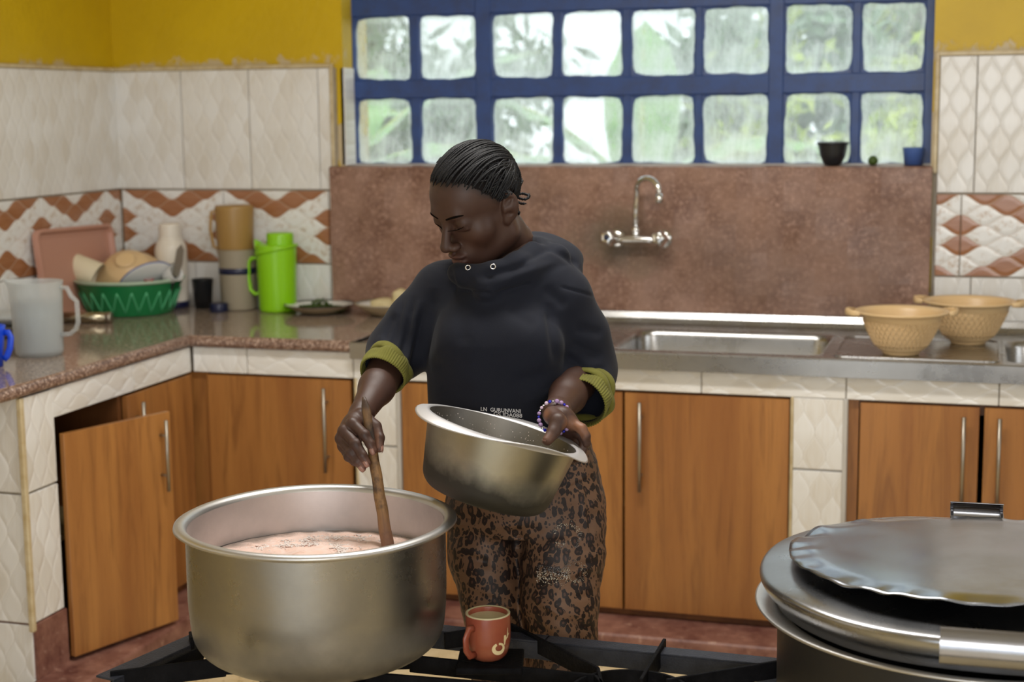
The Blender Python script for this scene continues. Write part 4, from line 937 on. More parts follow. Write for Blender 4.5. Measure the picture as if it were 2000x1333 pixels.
# rests and ring under the big pot
flatbar('pot_rest', S(215, 1312), S(440, 1284), .034); flatbar('pot_rest', S(395, 1262), S(312, 1300), .026); flatbar('pot_rest', S(372, 1240)+Vector((0, 0, .006)), S(376, 1252)+Vector((0, 0, .006)), .03)
bp = Vector((-1.058, 2.342-.004, SZ))
for ang in (20, 80, 140, 200, 260, 320):
    a = math.radians(ang); flatbar('pot_rest', bp+Vector((math.cos(a)*.07, math.sin(a)*.07, -.001)), bp+Vector((math.cos(a)*.16, math.sin(a)*.16, -.001)))
V, Fc = [], []
for k in range(n):
    a = 2*PI*k/n
    for r_, z in ((.105, 0), (.105, -.026), (.099, -.026), (.099, 0)): V.append((r_*math.cos(a), r_*math.sin(a), z))
for k in range(n):
    for j in range(4): Fc.append((k*4+j, ((k+1) % n)*4+j, ((k+1) % n)*4+(j+1) % 4, k*4+(j+1) % 4))
mesh_obj('burner_ring', V, Fc, M['iron'], st, False, loc=bp+Vector((0, 0, -.006))-st.location)
pm_ = S(958, 1286); plt_ = box('mug_plate', (-.055, -.05, -.012), (.055, .05, -.0005), M['iron'], st, .002); plt_.location = pm_-st.location; plt_.rotation_euler = (0, 0, .25)
bu = lathe('burner', rnd_prof([(0, -.06), (.05, -.06), (.06, -.075), (.06, -.11), (.02, -.13), (.015, -.30), (0, -.30)], .004), M['iron'], st, 32, loc=bp-st.location)
# ------------------------------------------------------------------ the big aluminium pot and its broth
pc = Vector((-1.058, 2.342, SZ)); big = empty('cooking_pot', pc, 'big round aluminium pot with a rolled rim, broth steaming inside, on the stove', 'pot')
RBd, HB, RR = .2165, .235, .236
def bigwarp(p, a, i): return (p[0]*(1+.004*math.cos(2*a+.4)), p[1]*(1+.004*math.cos(2*a+.4)), p[2]+(.0012*math.cos(3*a) if p[2] > .22 else 0))
outer = rnd_prof([(0, 0), (RBd*.74, .0), (RBd*.965, .030), (RBd, .095), (RBd, HB-.006)], .04, 8)
lathe('wall', outer, M['pot_alu'], big, 128, warp=bigwarp)
lathe('inside', rnd_prof([(0, .004), (RBd*.74, .004), (RBd*.955, .034), (RBd-.003, .095), (RBd-.003, HB-.006)], .04, 8), M['pot_alu_in'], big, 128, warp=bigwarp)
lathe('rim', [(RBd-.003, HB-.008), (RBd-.001, HB-.001), (RBd+.004, HB+.003), (RR-.007, HB+.004), (RR-.001, HB+.001), (RR, HB-.003), (RR-.004, HB-.006), (RBd+.004, HB-.005), (RBd, HB-.012)], M['rim_alu'], big, 128, warp=bigwarp)
br = empty('broth', pc+Vector((0, 0, .157)), 'pinkish frothy broth filling the big aluminium pot', 'broth')
V, Fc = [], []; nr, ns = 46, 120
for i in range(nr+1):
    for k in range(ns):
        a = 2*PI*k/ns; r_ = (RBd-.004)*i/nr; x, y = r_*math.cos(a), r_*math.sin(a)
        hump = .010*math.exp(-((x-.02)**2+(y-.02)**2)/.012); sw = math.sin(math.atan2(y-.0, x-.06)*3+math.hypot(x-.06, y)*60)
        z = hump+.0022*sw*math.exp(-r_/.15)+.0012*math.sin(x*130+y*60)+.001*math.sin(y*170-x*40); V.append((x, y, z*(1 if i < nr else .3)))
for i in range(nr):
    for k in range(ns): Fc.append((i*ns+k, (i+1)*ns+k, (i+1)*ns+(k+1) % ns, i*ns+(k+1) % ns))
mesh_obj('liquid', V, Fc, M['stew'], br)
V, Fc = [], []; r = np.random.RandomState(5)
ico = bmesh.new(); bmesh.ops.create_icosphere(ico, subdivisions=1, radius=1); iv = [tuple(v.co) for v in ico.verts]; ifc = [tuple(v.index for v in f.verts) for f in ico.faces]; ico.free()
def blob(V, Fc, c, r_, sq=1.0): o_ = len(V); V += [(c[0]+v[0]*r_, c[1]+v[1]*r_, c[2]+v[2]*r_*sq) for v in iv]; Fc += [tuple(q+o_ for q in f) for f in ifc]
for i in range(2600):
    arm = r.randint(3); t = r.uniform(0, 1); a = 1.0+arm*2.1+t*1.9; rad_ = .03+.125*t+r.normal(0, .012)
    if r.uniform() < .35: a = r.uniform(.3, 2.9); rad_ = .150+r.normal(0, .010)
    x, y = .012+rad_*math.cos(a), .012+rad_*math.sin(a)
    if math.hypot(x, y) > .20: continue
    z = .010*math.exp(-((x-.02)**2+(y-.02)**2)/.012); blob(V, Fc, (x, y, z+.0003), r.uniform(.0010, .0030), .35)
mesh_obj('froth', V, Fc, M['foam'], br)['kind'] = 'stuff'
def dome(name, loc, r_, mat, parent): return lathe(name, [(r_*math.cos(t), r_*.75*math.sin(t)) for t in np.linspace(0, PI/2, 9)], mat, parent, 28, loc=loc)
for (x, y, r_) in ((.018, -.045, .016), (.040, -.040, .009), (-.002, -.032, .007)): dome('bubble', (x, y, .008), r_, M['bubble'], br)
# ------------------------------------------------------------------ mug
pm = S(954, 1287); mug = empty('mug', (pm[0], pm[1], SZ+.0006), 'terracotta coloured mug of cream drink with a pale print, on the stove frame', 'mug', rotz=-.2)
mz = mpp(pm); HM, RM = 92*mz, 43.5*mz
lathe('body', rnd_prof([(0, .0), (RM*.60, 0), (RM*.86, .010), (RM*1.0, .030), (RM*1.01, HM*.6), (RM, HM), (RM-.004, HM), (RM-.0045, HM*.9), (RM*.85, .014), (0, .006)], .006, 4), M['mug_red'], mug, 64)
lathe('lip', [(RM-.0005, HM-.002), (RM, HM+.0008), (RM-.002, HM+.0018), (RM-.0042, HM+.0004)], M['mug_in'], mug, 64)
dk = lathe('drink', [(0, HM*.90), (RM-.0046, HM*.90)], M['mug_in'], None, 48, loc=mug.location); tag(dk, 'pale milky drink filling the terracotta mug', 'drink')
dr = np.array(CAM)-np.array(mug.location); az0 = math.atan2(dr[1], dr[0])+.2      # towards the viewer side
hp = [(RM*.97, 0, HM*.78), (RM+.012, 0, HM*.80), (RM+.020, 0, HM*.62), (RM+.019, 0, HM*.38), (RM+.010, 0, HM*.22), (RM*.90, 0, HM*.20)]
hh = tube('handle', hp, .0050, M['mug_red'], mug, 10, flat=(.8, 1.3)); hh.rotation_euler = (0, 0, az0-.70)
def decal(name, strokes, w):
    V, Fc = [], []
    for st_ in strokes:
        n_ = len(st_); o_ = len(V)
        for i, (u, v, ww) in enumerate(st_):
            u0, v0 = st_[max(i-1, 0)][:2]; u1, v1 = st_[min(i+1, n_-1)][:2]; d = math.hypot(u1-u0, v1-v0) or 1; nx_, ny_ = -(v1-v0)/d, (u1-u0)/d
            for s_ in (-1, 1): uu, vv_ = u+nx_*ww*s_, v+ny_*ww*s_; a = az0+uu/RM; V.append(((RM*1.013+.0002)*math.cos(a), (RM*1.013+.0002)*math.sin(a), vv_))
        for i in range(n_-1): Fc.append((o_+i*2, o_+i*2+1, o_+i*2+3, o_+i*2+2))
    return mesh_obj(name, V, Fc, M['mug_print'], mug, False)
zc = HM*.36; rO = .0092
decal('print', [[(.018+rO*math.cos(t), zc+rO*.85*math.sin(t), .0034*(0.55+.45*math.sin(t*.5+2.6)**2)) for t in np.linspace(2.0, 2.0+2*PI*.93, 34)],
                [(.031, zc+.020, .0024), (.0305, zc+.012, .0026), (.0295, zc+.004, .0010)], [(.0385, zc+.031, .0006), (.0375, zc+.022, .0012), (.037, zc+.014, .0016)], [(.0325, zc+.012, .0012), (.036, zc+.0155, .0014), (.042, zc+.021, .001)]], 0)
# ------------------------------------------------------------------ right-hand black pot with its two lids
qc = at(1918, 1110, 2.47); qx, qy = float(qc[0]), float(qc[1]); ZL = .806
bk = empty('cooking_pot', (qx, qy, .30), 'large soot blackened pot with a bright flared rim, at the right under two lids', 'pot')
RK = .318
lathe('body', rnd_prof([(0, 0), (RK*.8, 0), (RK*.97, .03), (RK, .08), (RK, ZL-.345), (RK-.004, ZL-.345), (RK-.006, .08), (0, .01)], .02, 4), M['black_pot'], bk, 96)
zr_ = ZL-.345
lathe('rim', [(RK-.004, zr_-.012), (RK-.001, zr_), (RK+.012, zr_+.003), (RK+.034, zr_+.010), (RK+.0365, zr_+.013), (RK+.033, zr_+.015), (RK+.008, zr_+.009), (RK-.008, zr_+.002)], M['rim_alu'], bk, 112)
for k in range(3): 
    a = 2*PI*k/3+.5; lg = box('leg', (-.02, -.02, -.3), (.02, .02, .005), M['iron'], bk, .002, loc=(.25*math.cos(a), .25*math.sin(a), 0))
ld = empty('pot_lid', (qx, qy, ZL-.020), 'deep dished aluminium lid with riveted bracket handles, covering the black pot', 'lid')
RLd = .348
prof = rnd_prof([(RLd-.028, -.012), (RLd-.022, .002), (RLd-.010, .012), (RLd-.001, .028), (RLd, .035), (RLd-.004, .040), (RLd-.016, .0435), (RLd-.036, .0475), (RLd-.060, .0495), (RLd*.5, .050), (0, .050)], .006, 3)
def ldw(p, a, i): r_ = math.hypot(p[0], p[1]); return (p[0], p[1], p[2]+(.0022*math.sin(3*a+.6)+.0012*math.sin(7*a))*(r_/RLd)**2)
ldb = lathe('dish', prof, M['lid_dark'], ld, 128, warp=ldw)
def bracket(name, ang, w, h, tilt):
    """bent strip handle standing off the lid's side"""
    c_, s_ = math.cos(ang), math.sin(ang); V, Fc = [], []; prof_ = []
    for k in range(11): a = math.radians(-70+k*17); prof_.append((RLd+.010+.014*math.cos(a), h*.5*math.sin(a)+(.004 if k > 8 else 0)))
    prof_ += [(x-.003, z) for x, z in prof_[::-1]]; m_ = len(prof_)
    for y_ in (-w/2, w/2): V += [(x*c_-y_*s_, x*s_+y_*c_, z) for x, z in prof_]
    for k in range(m_): Fc.append((k, (k+1) % m_, m_+(k+1) % m_, m_+k))
    o = mesh_obj(name, V, Fc, M['lid_handle'], ld); o.location = (0, 0, .036)
    t = Matrix.Rotation(ang, 4, 'Z'); bm = bmesh.new()
    for sg in (-1, 1): add_box(bm, (RLd-.028, sg*(w/2-.003)-.003, -h*.42), (RLd+.018, sg*(w/2-.003)+.003, h*.40), .001, t)
    bm_obj('handle_ear', bm, M['lid_handle'], ld).location = (0, 0, .036); return o
fa = math.atan2(CAM[1]-qy, CAM[0]-qx)
bracket('handle', math.atan2(CAM[1]-qy, CAM[0]-qx)+.025, .122, .050, 0)
hb_ = bracket('handle', math.atan2(CAM[1]-qy, CAM[0]-qx)+PI+.035, .092, .030, 0); hb_.location = (0, 0, .046)
sh = empty('sheet_lid', (qx+.0, qy+.0, ZL+.0365), 'thin flat aluminium sheet lid with a crumpled edge, lying on the deep lid', 'lid', rot=tuple(Matrix.Rotation(math.radians(-3.3), 3, Vector((AR[0], AR[1], 0))).to_euler()))
RS = .303; nr, ns = 26, 200; V, Fc = [], []; ph = rng.uniform(0, 6, 8)
def sheetz(r_, a):
    t = r_/RS; z = .016+.0035*math.cos(PI*min(1, t))*.5
    z += .0010*math.sin(r_*30+2*a)*t*t
    if t > .88: z += -(t-.88)/.12*.004+(t-.88)/.12*(.0014*math.sin(9*a+ph[0])+.0012*math.sin(17*a+ph[1])+.0010*math.sin(31*a+ph[2]))
    for c, w, am in ((2.62, .10, .006), (2.85, .07, -.006), (3.3, .06, .004), (4.25, .05, -.003), (5.0, .04, -.003), (1.3, .2, .003)):
        d = (a-c+PI) % (2*PI)-PI; z += am*math.exp(-(d/w)**2)*max(0, (t-.80)/.2)**1.5
    return z
for i in range(nr+1):
    for k in range(ns):
        a = 2*PI*k/ns; t = (i/nr)**.8; r_ = RS*t*(1+(.004*math.sin(5*a+1)+.003*math.sin(11*a))*t); V.append((r_*math.cos(a), r_*math.sin(a), sheetz(RS*t, a)))
for i in range(nr):
    for k in range(ns): Fc.append((i*ns+k, (i+1)*ns+k, (i+1)*ns+(k+1) % ns, i*ns+(k+1) % ns))
so = mesh_obj('sheet', V, Fc, M['lid_alu'], sh); bm = bmesh.new(); bm.from_mesh(so.data); bmesh.ops.remove_doubles(bm, verts=bm.verts, dist=1e-5); bm.to_mesh(so.data); bm.free(); md = so.modifiers.new('thickness', 'SOLIDIFY'); md.thickness = .0014; md.offset = 1
# ------------------------------------------------------------------ implicit surfaces for the figure
import openvdb
class SDF:
    def __init__(s, lo, hi, vox):
        s.lo = np.array(lo, np.float32); s.vox = vox; s.n = np.ceil((np.array(hi)-np.array(lo))/vox).astype(int)+1
        s.g = np.full(s.n, .06, np.float32); s.ax = [s.lo[i]+np.arange(s.n[i], dtype=np.float32)*vox for i in range(3)]
    def sub(s, blo, bhi):
        i0 = np.clip(np.floor((np.array(blo)-s.lo)/s.vox).astype(int), 0, s.n); i1 = np.clip(np.ceil((np.array(bhi)-s.lo)/s.vox).astype(int)+1, 0, s.n)
        if (i1 <= i0).any(): return None, None
        sl = tuple(slice(a, b) for a, b in zip(i0, i1)); return sl, np.meshgrid(*[s.ax[i][sl[i]] for i in range(3)], indexing='ij')
    def comb(s, sl, d, k, op):
        a = s.g[sl]
        if op == 'u':
            h = np.clip(.5+.5*(a-d)/k, 0, 1) if k > 0 else (d < a).astype(np.float32); s.g[sl] = a*(1-h)+d*h-k*h*(1-h)
        else:
            h = np.clip(.5-.5*(a+d)/k, 0, 1); s.g[sl] = a*(1-h)+(-d)*h+k*h*(1-h)
    def cone(s, a, b, ra, rb, k=.01, op='u'):
        a, b = np.array(a, float), np.array(b, float); m = max(ra, rb)+k+.03; sl, P_ = s.sub(np.minimum(a, b)-m, np.maximum(a, b)+m)
        if sl is None: return s
        d = b-a; L2 = d@d+1e-12; q = [P_[i]-a[i] for i in range(3)]; t = np.clip((q[0]*d[0]+q[1]*d[1]+q[2]*d[2])/L2, 0, 1)
        s.comb(sl, np.sqrt(sum((q[i]-t*d[i])**2 for i in range(3)))-(ra+(rb-ra)*t), k, op); return s
    def chain(s, pts, k=.01):
        for (a, ra), (b, rb) in zip(pts[:-1], pts[1:]): s.cone(a, b, ra, rb, k)
        return s
    def ell(s, c, r, R=None, k=.01, op='u', pw=2):
        c = np.array(c, float); r = np.array(r, float); m = r.max()+k+.03; sl, P_ = s.sub(c-m, c+m)
        if sl is None: return s
        q = [P_[i]-c[i] for i in range(3)]
        if R is not None: q = [sum(R[j][i]*q[j] for j in range(3)) for i in range(3)]     # R columns are the ellipsoid's axes
        k0 = np.sqrt(sum((q[i]/r[i])**2 for i in range(3))); k1 = np.sqrt(sum((q[i]/r[i]**2)**2 for i in range(3)))+1e-9
        s.comb(sl, (k0*(k0-1)/k1), k, op); return s
    def ring(s, c, R, rx, ry, r, k=.01, wob=None):
        """ring in the plane of R's first two axes, half widths rx, ry, tube radius r (function of angle allowed)"""
        c = np.array(c, float); m = max(rx, ry)+.09; sl, P_ = s.sub(c-m, c+m); q = [P_[i]-c[i] for i in range(3)]; q = [sum(R[j][i]*q[j] for j in range(3)) for i in range(3)]
        a = np.arctan2(q[1]/ry, q[0]/rx); rho = np.hypot(q[0]/rx, q[1]/ry); rr = (rho-1)*np.sqrt((rx*np.cos(a))**2+(ry*np.sin(a))**2)
        rt = r(a) if callable(r) else r; zz = q[2]-(wob(a) if wob else 0); s.comb(sl, np.sqrt(rr**2+zz**2)-rt, k, 'u'); return s
    def loft(s, rows, Wd, Fd, k=.02, e=2.0):
        """rows of (z, centre, half width, half depth) stacked in z"""
        rows = sorted(rows, key=lambda r: r[0]); zs = np.array([r[0] for r in rows]); cs = np.array([r[1] for r in rows]); A = np.array([r[2] for r in rows]); B = np.array([r[3] for r in rows])
        m = max(A.max(), B.max())+.05; lo = cs.min(0)-m; hi = cs.max(0)+m; lo = np.array([lo[0], lo[1], zs[0]-.03]); hi = np.array([hi[0], hi[1], zs[-1]+.03]); sl, P_ = s.sub(lo, hi)
        z = P_[2]; f = lambda v: np.interp(z, zs, v); x, y = P_[0]-f(cs[:, 0]), P_[1]-f(cs[:, 1]); u, v = (x*Wd[0]+y*Wd[1])/f(A), (x*Fd[0]+y*Fd[1])/f(B)
        d = ((np.abs(u)**e+np.abs(v)**e)**(1/e)-1)*np.minimum(f(A), f(B)); dz = np.maximum(zs[0]-z, z-zs[-1]); s.comb(sl, np.maximum(d, dz), k, 'u'); return s
    def mesh(s):
        g = openvdb.FloatGrid(.06); g.copyFromArray(np.clip(s.g, -.06, .06)); p, t, q = g.convertToPolygons(isovalue=0.0, adaptivity=0.0); return p*s.vox+s.lo, [tuple(f) for f in t]+[tuple(f[::-1]) for f in q] if False else ([tuple(f) for f in t]+[tuple(f) for f in q])
def vnorm(V, Fq):
    F_ = np.array([f[:4] for f in Fq]); a, b, c, d = (V[F_[:, i]] for i in range(4)); n = np.cross(c-a, d-b); N_ = np.zeros_like(V)
    for i in range(4): np.add.at(N_, F_[:, i], n)
    return N_/(np.linalg.norm(N_, axis=1, keepdims=True)+1e-12)
def relax(V, Fq, n=2, w=.5):
    F_ = np.array(Fq); E = np.concatenate([F_[:, [0, 1]], F_[:, [1, 2]], F_[:, [2, 3]], F_[:, [3, 0]]])
    for _ in range(n):
        S_ = np.zeros_like(V); c = np.zeros(len(V)); np.add.at(S_, E[:, 0], V[E[:, 1]]); np.add.at(S_, E[:, 1], V[E[:, 0]]); np.add.at(c, E[:, 0], 1); np.add.at(c, E[:, 1], 1)
        V = V*(1-w)+w*S_/np.maximum(c, 1)[:, None]
    return V
def finish(name, V, Fq, mat, parent, col=None):
    Fq = np.array(Fq); V = np.asarray(V, float)
    # orient outwards
    n = vnorm(V, Fq); c = V.mean(0)
    vol = np.einsum('ij,ij->i', V[Fq[:, 0]]-c, np.cross(V[Fq[:, 1]]-c, V[Fq[:, 2]]-c)).sum()
    if vol < 0: Fq = Fq[:, ::-1]
    me = bpy.data.meshes.new(name); me.vertices.add(len(V)); me.vertices.foreach_set('co', (V-np.array(parent.location)).ravel())
    me.loops.add(Fq.size); me.loops.foreach_set('vertex_index', Fq.ravel().astype(np.int32)); me.polygons.add(len(Fq)); me.polygons.foreach_set('loop_start', np.arange(0, Fq.size, 4, dtype=np.int32))
    me.update(calc_edges=True); me.validate(); me.polygons.foreach_set('use_smooth', [True]*len(me.polygons))
    if col is not None:
        a = me.color_attributes.new('tint', 'FLOAT_COLOR', 'POINT'); a.data.foreach_set('color', np.concatenate([col, np.ones((len(col), 1))], 1).ravel())
    return link(name, me, mat, parent)
def cloth_noise(V, f, seed=0):
    r = np.random.RandomState(seed); o = np.zeros(len(V))
    for i in range(7):
        k = r.normal(0, 1, 3); k /= np.linalg.norm(k); o += np.sin(V@(k*f*r.uniform(.6, 1.6))+r.uniform(0, 6)+1.3*np.sin(V@(r.normal(0, 1, 3)*f*.5)))
    return o/7
def crease(V, a, b, w, d, amp, bend=0.0):
    """a soft valley (amp<0) or ridge along the segment a-b, width w, fading with depth distance d"""
    a, b = np.array(a), np.array(b); u = b-a; L = np.linalg.norm(u); u /= L; q = V-a; t = q@u/L; p = q-np.outer(q@u, u)
    p = p+np.outer(np.sin(np.clip(t, 0, 1)*PI)*bend, np.cross(u, AF)); r = np.linalg.norm(p, axis=1); return amp*np.exp(-(r/w)**2)*np.clip(np.sin(np.clip(t, 0, 1)*PI)*1.6, 0, 1)
def skin():
    m = Mat('dark_brown_skin', rough=0.5, Subsurface_Weight=0.05, Specular_IOR_Level=0.42); m.b.inputs['Subsurface Radius'].default_value = (.02, .008, .004); m.b.inputs['Subsurface Scale'].default_value = .3
    a = m.t.nodes.new('ShaderNodeVertexColor'); a.layer_name = 'tint'; n = m.noise(35, 4, .6); m.col(m.mix((n-.5)*.9, a.outputs[0], (.040, .020, .013))); m.bump(m.noise(420, 3), .10, .0012); m.rough(m.noise(30, 3)*.25+.38); return m.m
M['skin'] = skin()
def knit(name, c, c2, sc=900):
    m = Mat(name, rough=.85, Sheen_Weight=.04, Specular_IOR_Level=.25); m.b.inputs['Sheen Roughness'].default_value = .45; n = m.noise(6, 4); f = m.noise(sc, 2); m.col(m.mix((n-.4)*2, c, c2)); m.bump(f, .25, .0008); return m.m
M['hoodie'] = knit('black_sweatshirt_fleece', srgb(24, 27, 38), srgb(18, 20, 29))
def rib():
    m = Mat('olive_rib_knit', rough=.9, Sheen_Weight=.03); n = m.noise(40, 4); m.col(m.mix((n-.4)*2, srgb(108, 106, 38), srgb(88, 84, 30))); return m.m
M['olive'] = rib()
def leopard():
    m = Mat('leopard_print_denim', rough=.5, Specular_IOR_Level=.3); nz = m.t.nodes.new('ShaderNodeTexNoise'); nz.inputs['Scale'].default_value = 26; m.t.links.new(m.tc(), nz.inputs[0])
    mx = m.t.nodes.new('ShaderNodeMix'); mx.data_type = 'VECTOR'; mx.inputs[0].default_value = .028; m.t.links.new(m.mapping((1.35, 1.35, .85)), mx.inputs[4]); m.t.links.new(nz.outputs['Color'], mx.inputs[5]); v = mx.outputs[1]
    d = m.voro(58, v, rnd=.85); d2 = m.voro(58, v, 'DISTANCE_TO_EDGE', rnd=.85); br = m.noise(60, 3, .6)
    ringd = ((d+(br-.5)*.30)-.335).abs(); ring_ = ringd.lt(.145); core = (d+(br-.5)*.2).lt(.2); sm = m.voro(110, v, rnd=1.0); small = (sm.lt(.34))*(d2.lt(.20))
    base = m.mix(m.noise(7, 5)*1.6-.5, srgb(116, 86, 64), srgb(84, 61, 46)); c = m.mix(core*.9, base, srgb(70, 46, 36)); c = m.mix(ring_*.95, c, srgb(24, 16, 16)); c = m.mix(small*.9, c, srgb(28, 20, 18)); m.col(c); m.bump(m.noise(700, 2), .15, .0008); return m.m
M['leopard'] = leopard()
M['hair'] = Mat('black_braided_hair', (.0065, .0065, .008), .55, Specular_IOR_Level=.28).m
M['scalp'] = Mat('scalp', srgb(24, 20, 20), .8, Specular_IOR_Level=.1).m
M['nail'] = Mat('fingernail', srgb(150, 112, 98), .28).m
M['rhine'] = Mat('rhinestone', (.85, .85, .88), .05, 1.0).m
M['brow'] = Mat('brow_hair', (.008, .006, .005), 1.0, Specular_IOR_Level=0.0).m
A3 = lambda px, py, D: np.array(at(px, py, D))
ps = empty('person', tuple(np.array((A3(1010, 900, 2.97)[0], A3(1010, 900, 2.97)[1], 0.0))), 'woman in black hooded sweatshirt and leopard print trousers stirring the big pot', 'person')
SKIN = np.array(srgb(70, 47, 38)); SKIN_D = np.array(srgb(50, 34, 29)); PALM = np.array(srgb(160, 112, 84))
UP = np.array((0, 0, 1.0)); TC = np.array((-AF[0], -AF[1], 0)); TC /= np.linalg.norm(TC); RT_ = np.array((AR[0], AR[1], 0)); RT_ /= np.linalg.norm(RT_)
def yawed(deg): a = math.radians(deg); return RT_*math.cos(a)+TC*math.sin(a), TC*math.cos(a)-RT_*math.sin(a)
TWd, TFd = yawed(14)                                   # torso turned a little to the viewer's left
# ---- head
def Rz(a): c, s = math.cos(a), math.sin(a); return np.array([[c, -s, 0], [s, c, 0], [0, 0, 1.0]])
def Rx(a): c, s = math.cos(a), math.sin(a); return np.array([[1.0, 0, 0], [0, c, -s], [0, s, c]])
def Ry(a): c, s = math.cos(a), math.sin(a); return np.array([[c, 0, s], [0, 1.0, 0], [-s, 0, c]])
HR = Rz(math.radians(147.5))@Rx(math.radians(-28))@Ry(math.radians(-4)); HC = A3(934, 398, 2.953); HS = 1.0
hw = lambda p: HC+HR@(np.array(p, float)*HS)
h = SDF((-.11, -.13, -.17), (.11, .15, .14), .0016)
h.ell((0, -.010, .034), (.0715, .088, .078), k=.01).ell((0, .026, .030), (.062, .060, .064), k=.02).ell((0, .030, -.028), (.056, .050, .058), k=.02)
h.ell((0, .018, -.062), (.049, .050, .044), k=.02)
for s_ in (-1, 1):
    h.cone((s_*.050, -.004, -.060), (s_*.018, .062, -.094), .017, .015, k=.022); h.ell((s_*.041, .046, -.024), (.022, .022, .020), k=.024)
    h.cone((s_*.050, -.006, -.02), (s_*.050, -.004, -.06), .018, .017, k=.02)
h.cone((-.008, .068, -.100), (.008, .068, -.100), .0145, .0145, k=.014)
h.ell((0, .064, -.066), (.033, .027, .030), k=.016)
h.cone((-.028, .076, .021), (.028, .076, .021), .010, .010, k=.016)
for s_ in (-1, 1):
    h.ell((s_*.031, .094, .003), (.018, .0135, .0115), k=.014, op='s')
    h.ell((s_*.0315, .0700, .0045), (.0165, .0135, .0135), k=.006)        # lowered lid over the eyeball
    h.cone((s_*.019, .0815, -.0065), (s_*.044, .0735, -.0050), .0030, .0026, k=.005)  # lower lid
h.cone((0, .080, .012), (0, .1035, -.028), .0065, .0095, k=.012).ell((0, .1045, -.034), (.0115, .0115, .0095), k=.006)
for s_ in (-1, 1):
    h.ell((s_*.0135, .0945, -.038), (.0085, .0110, .0080), k=.006); h.ell((s_*.0075, .1000, -.0455), (.0040, .0055, .0035), k=.002, op='s')
h.ell((0, .0890, -.060), (.022, .0105, .0070), k=.006).ell((0, .0870, -.0735), (.020, .0115, .0080), k=.006)
h.ell((0, .1010, -.0665), (.024, .0100, .0013), k=.002, op='s'); h.ell((0, .094, -.0525), (.0028, .006, .006), k=.004, op='s')
for s_ in (-1, 1):                                     # ears: rim, lobe, hollow
    c = np.array((s_*.0775, -.010, -.004)); Rr = Rz(s_*math.radians(30))@Rx(math.radians(18))
    h.ell(c, (.0072, .0170, .0290), Rr, k=.004); h.ell(c+Rr@np.array((s_*.0070, .0015, .003)), (.0078, .0118, .0195), Rr, k=.002, op='s'); h.ell(c+Rr@np.array((0, .005, -.026)), (.0055, .0085, .0095), Rr, k=.005)
    h.ell(c+Rr@np.array((s_*.004, .0115, -.004)), (.0035, .0035, .0060), Rr, k=.003); h.cone(c+Rr@np.array((s_*.0030, -.008, -.006)), c+Rr@np.array((s_*.0030, -.004, .014)), .0024, .0022, k=.003)
    h.cone(c+Rr@np.array((-s_*.006, .0, .0)), c+Rr@np.array((-s_*.002, .0, .0)), .014, .011, k=.008)
h.cone((0, -.020, -.045), (0, -.044, -.145), .046, .047, k=.03)
V, Fq = h.mesh(); V = relax(V, Fq, 2, .4); L = V.copy()
col = np.tile(SKIN, (len(V), 1))
def paint(mask, c): global col; m = np.clip(mask, 0, 1)[:, None]; col = col*(1-m)+np.array(c)*m
gz = lambda c, r: np.exp(-(((L-np.array(c))/np.array(r))**2).sum(1))
paint(gz((0, .095, -.060), (.022, .014, .005))*.7, srgb(82, 48, 44)); paint(gz((0, .093, -.074), (.020, .014, .007))*.8, srgb(104, 62, 56))
for s_ in (-1, 1): paint(gz((s_*.031, .078, .004), (.020, .02, .012))*.55, SKIN_D); paint(gz((s_*.04, .055, -.03), (.02, .03, .02))*.2, srgb(96, 62, 46))
dh = L-np.array((0, -.010, .034)); azh = np.abs(np.arctan2(dh[:, 0], dh[:, 1])); elh = np.arctan2(dh[:, 2], np.hypot(dh[:, 0], dh[:, 1]))
HLX, HLY = [0, .5, .8, 1.0, 1.2, 1.36, 1.48, 1.8, 2.0, 3.15], [.57, .54, .42, .20, -.06, -.26, -.12, -.08, -.55, -.80]
nz_ = cloth_noise(L, 260, 4)*.10; paint(np.clip((elh-np.interp(azh, HLX, HLY)+.17+nz_)/.26, 0, 1)*.9*(L[:, 2] > -.03)*(np.abs(L[:, 0]) < .0765), srgb(26, 20, 19))
head_part = (HC+(V@HR.T)*HS, Fq, col)
# ---- core of the body (hidden under the clothes) reaching into neck, sleeves and trouser legs
SHR, ELR, WRR = A3(872, 572, 3.02), A3(774, 692, 3.02), A3(709, 804, 2.83)
SHL, ELL_, WRL = A3(1084, 580, 2.98), A3(1139, 727, 3.03), A3(1087, 806, 2.805)
NKB = A3(1000, 530, 3.02)
HIPR, HIPL = A3(955, 965, 3.0), A3(1095, 965, 2.97); KNR, KNL = A3(985, 1335, 2.95), A3(1098, 1345, 2.88)
ANR = np.array((KNR[0]-.0, KNR[1]+.06, .085)); ANL = np.array((KNL[0]+.0, KNL[1]+.06, .085))
b = SDF((-1.35, 2.35, 0.0), (-.45, 3.15, 1.36), .006)
rows = [(py, xl, xr, bd) for py, xl, xr, bd in ((560, 880, 1080, .07), (640, 850, 1085, .092), (760, 868, 1085, .085), (880, 885, 1140, .095), (985, 890, 1160, .10))]
def mkrows(rs, D=2.98, grow=0.0): return [(A3((xl+xr)/2, py, D)[2], A3((xl+xr)/2, py, D)[:2], (xr-xl)/2*D/FPX+grow, bd+grow) for py, xl, xr, bd in rs]
b.loft(mkrows(rows), TWd, TFd, k=.03); b.cone(NKB, hw((0, -.040, -.11)), .050, .045, k=.02); b.cone(SHR, SHL, .048, .048, k=.03)
b.chain([(SHR, .046), (ELR, .036), (ELR*.5+WRR*.5, .034)], k=.02).chain([(SHL, .046), (ELL_, .036), (ELL_*.5+WRL*.5, .034)], k=.02)
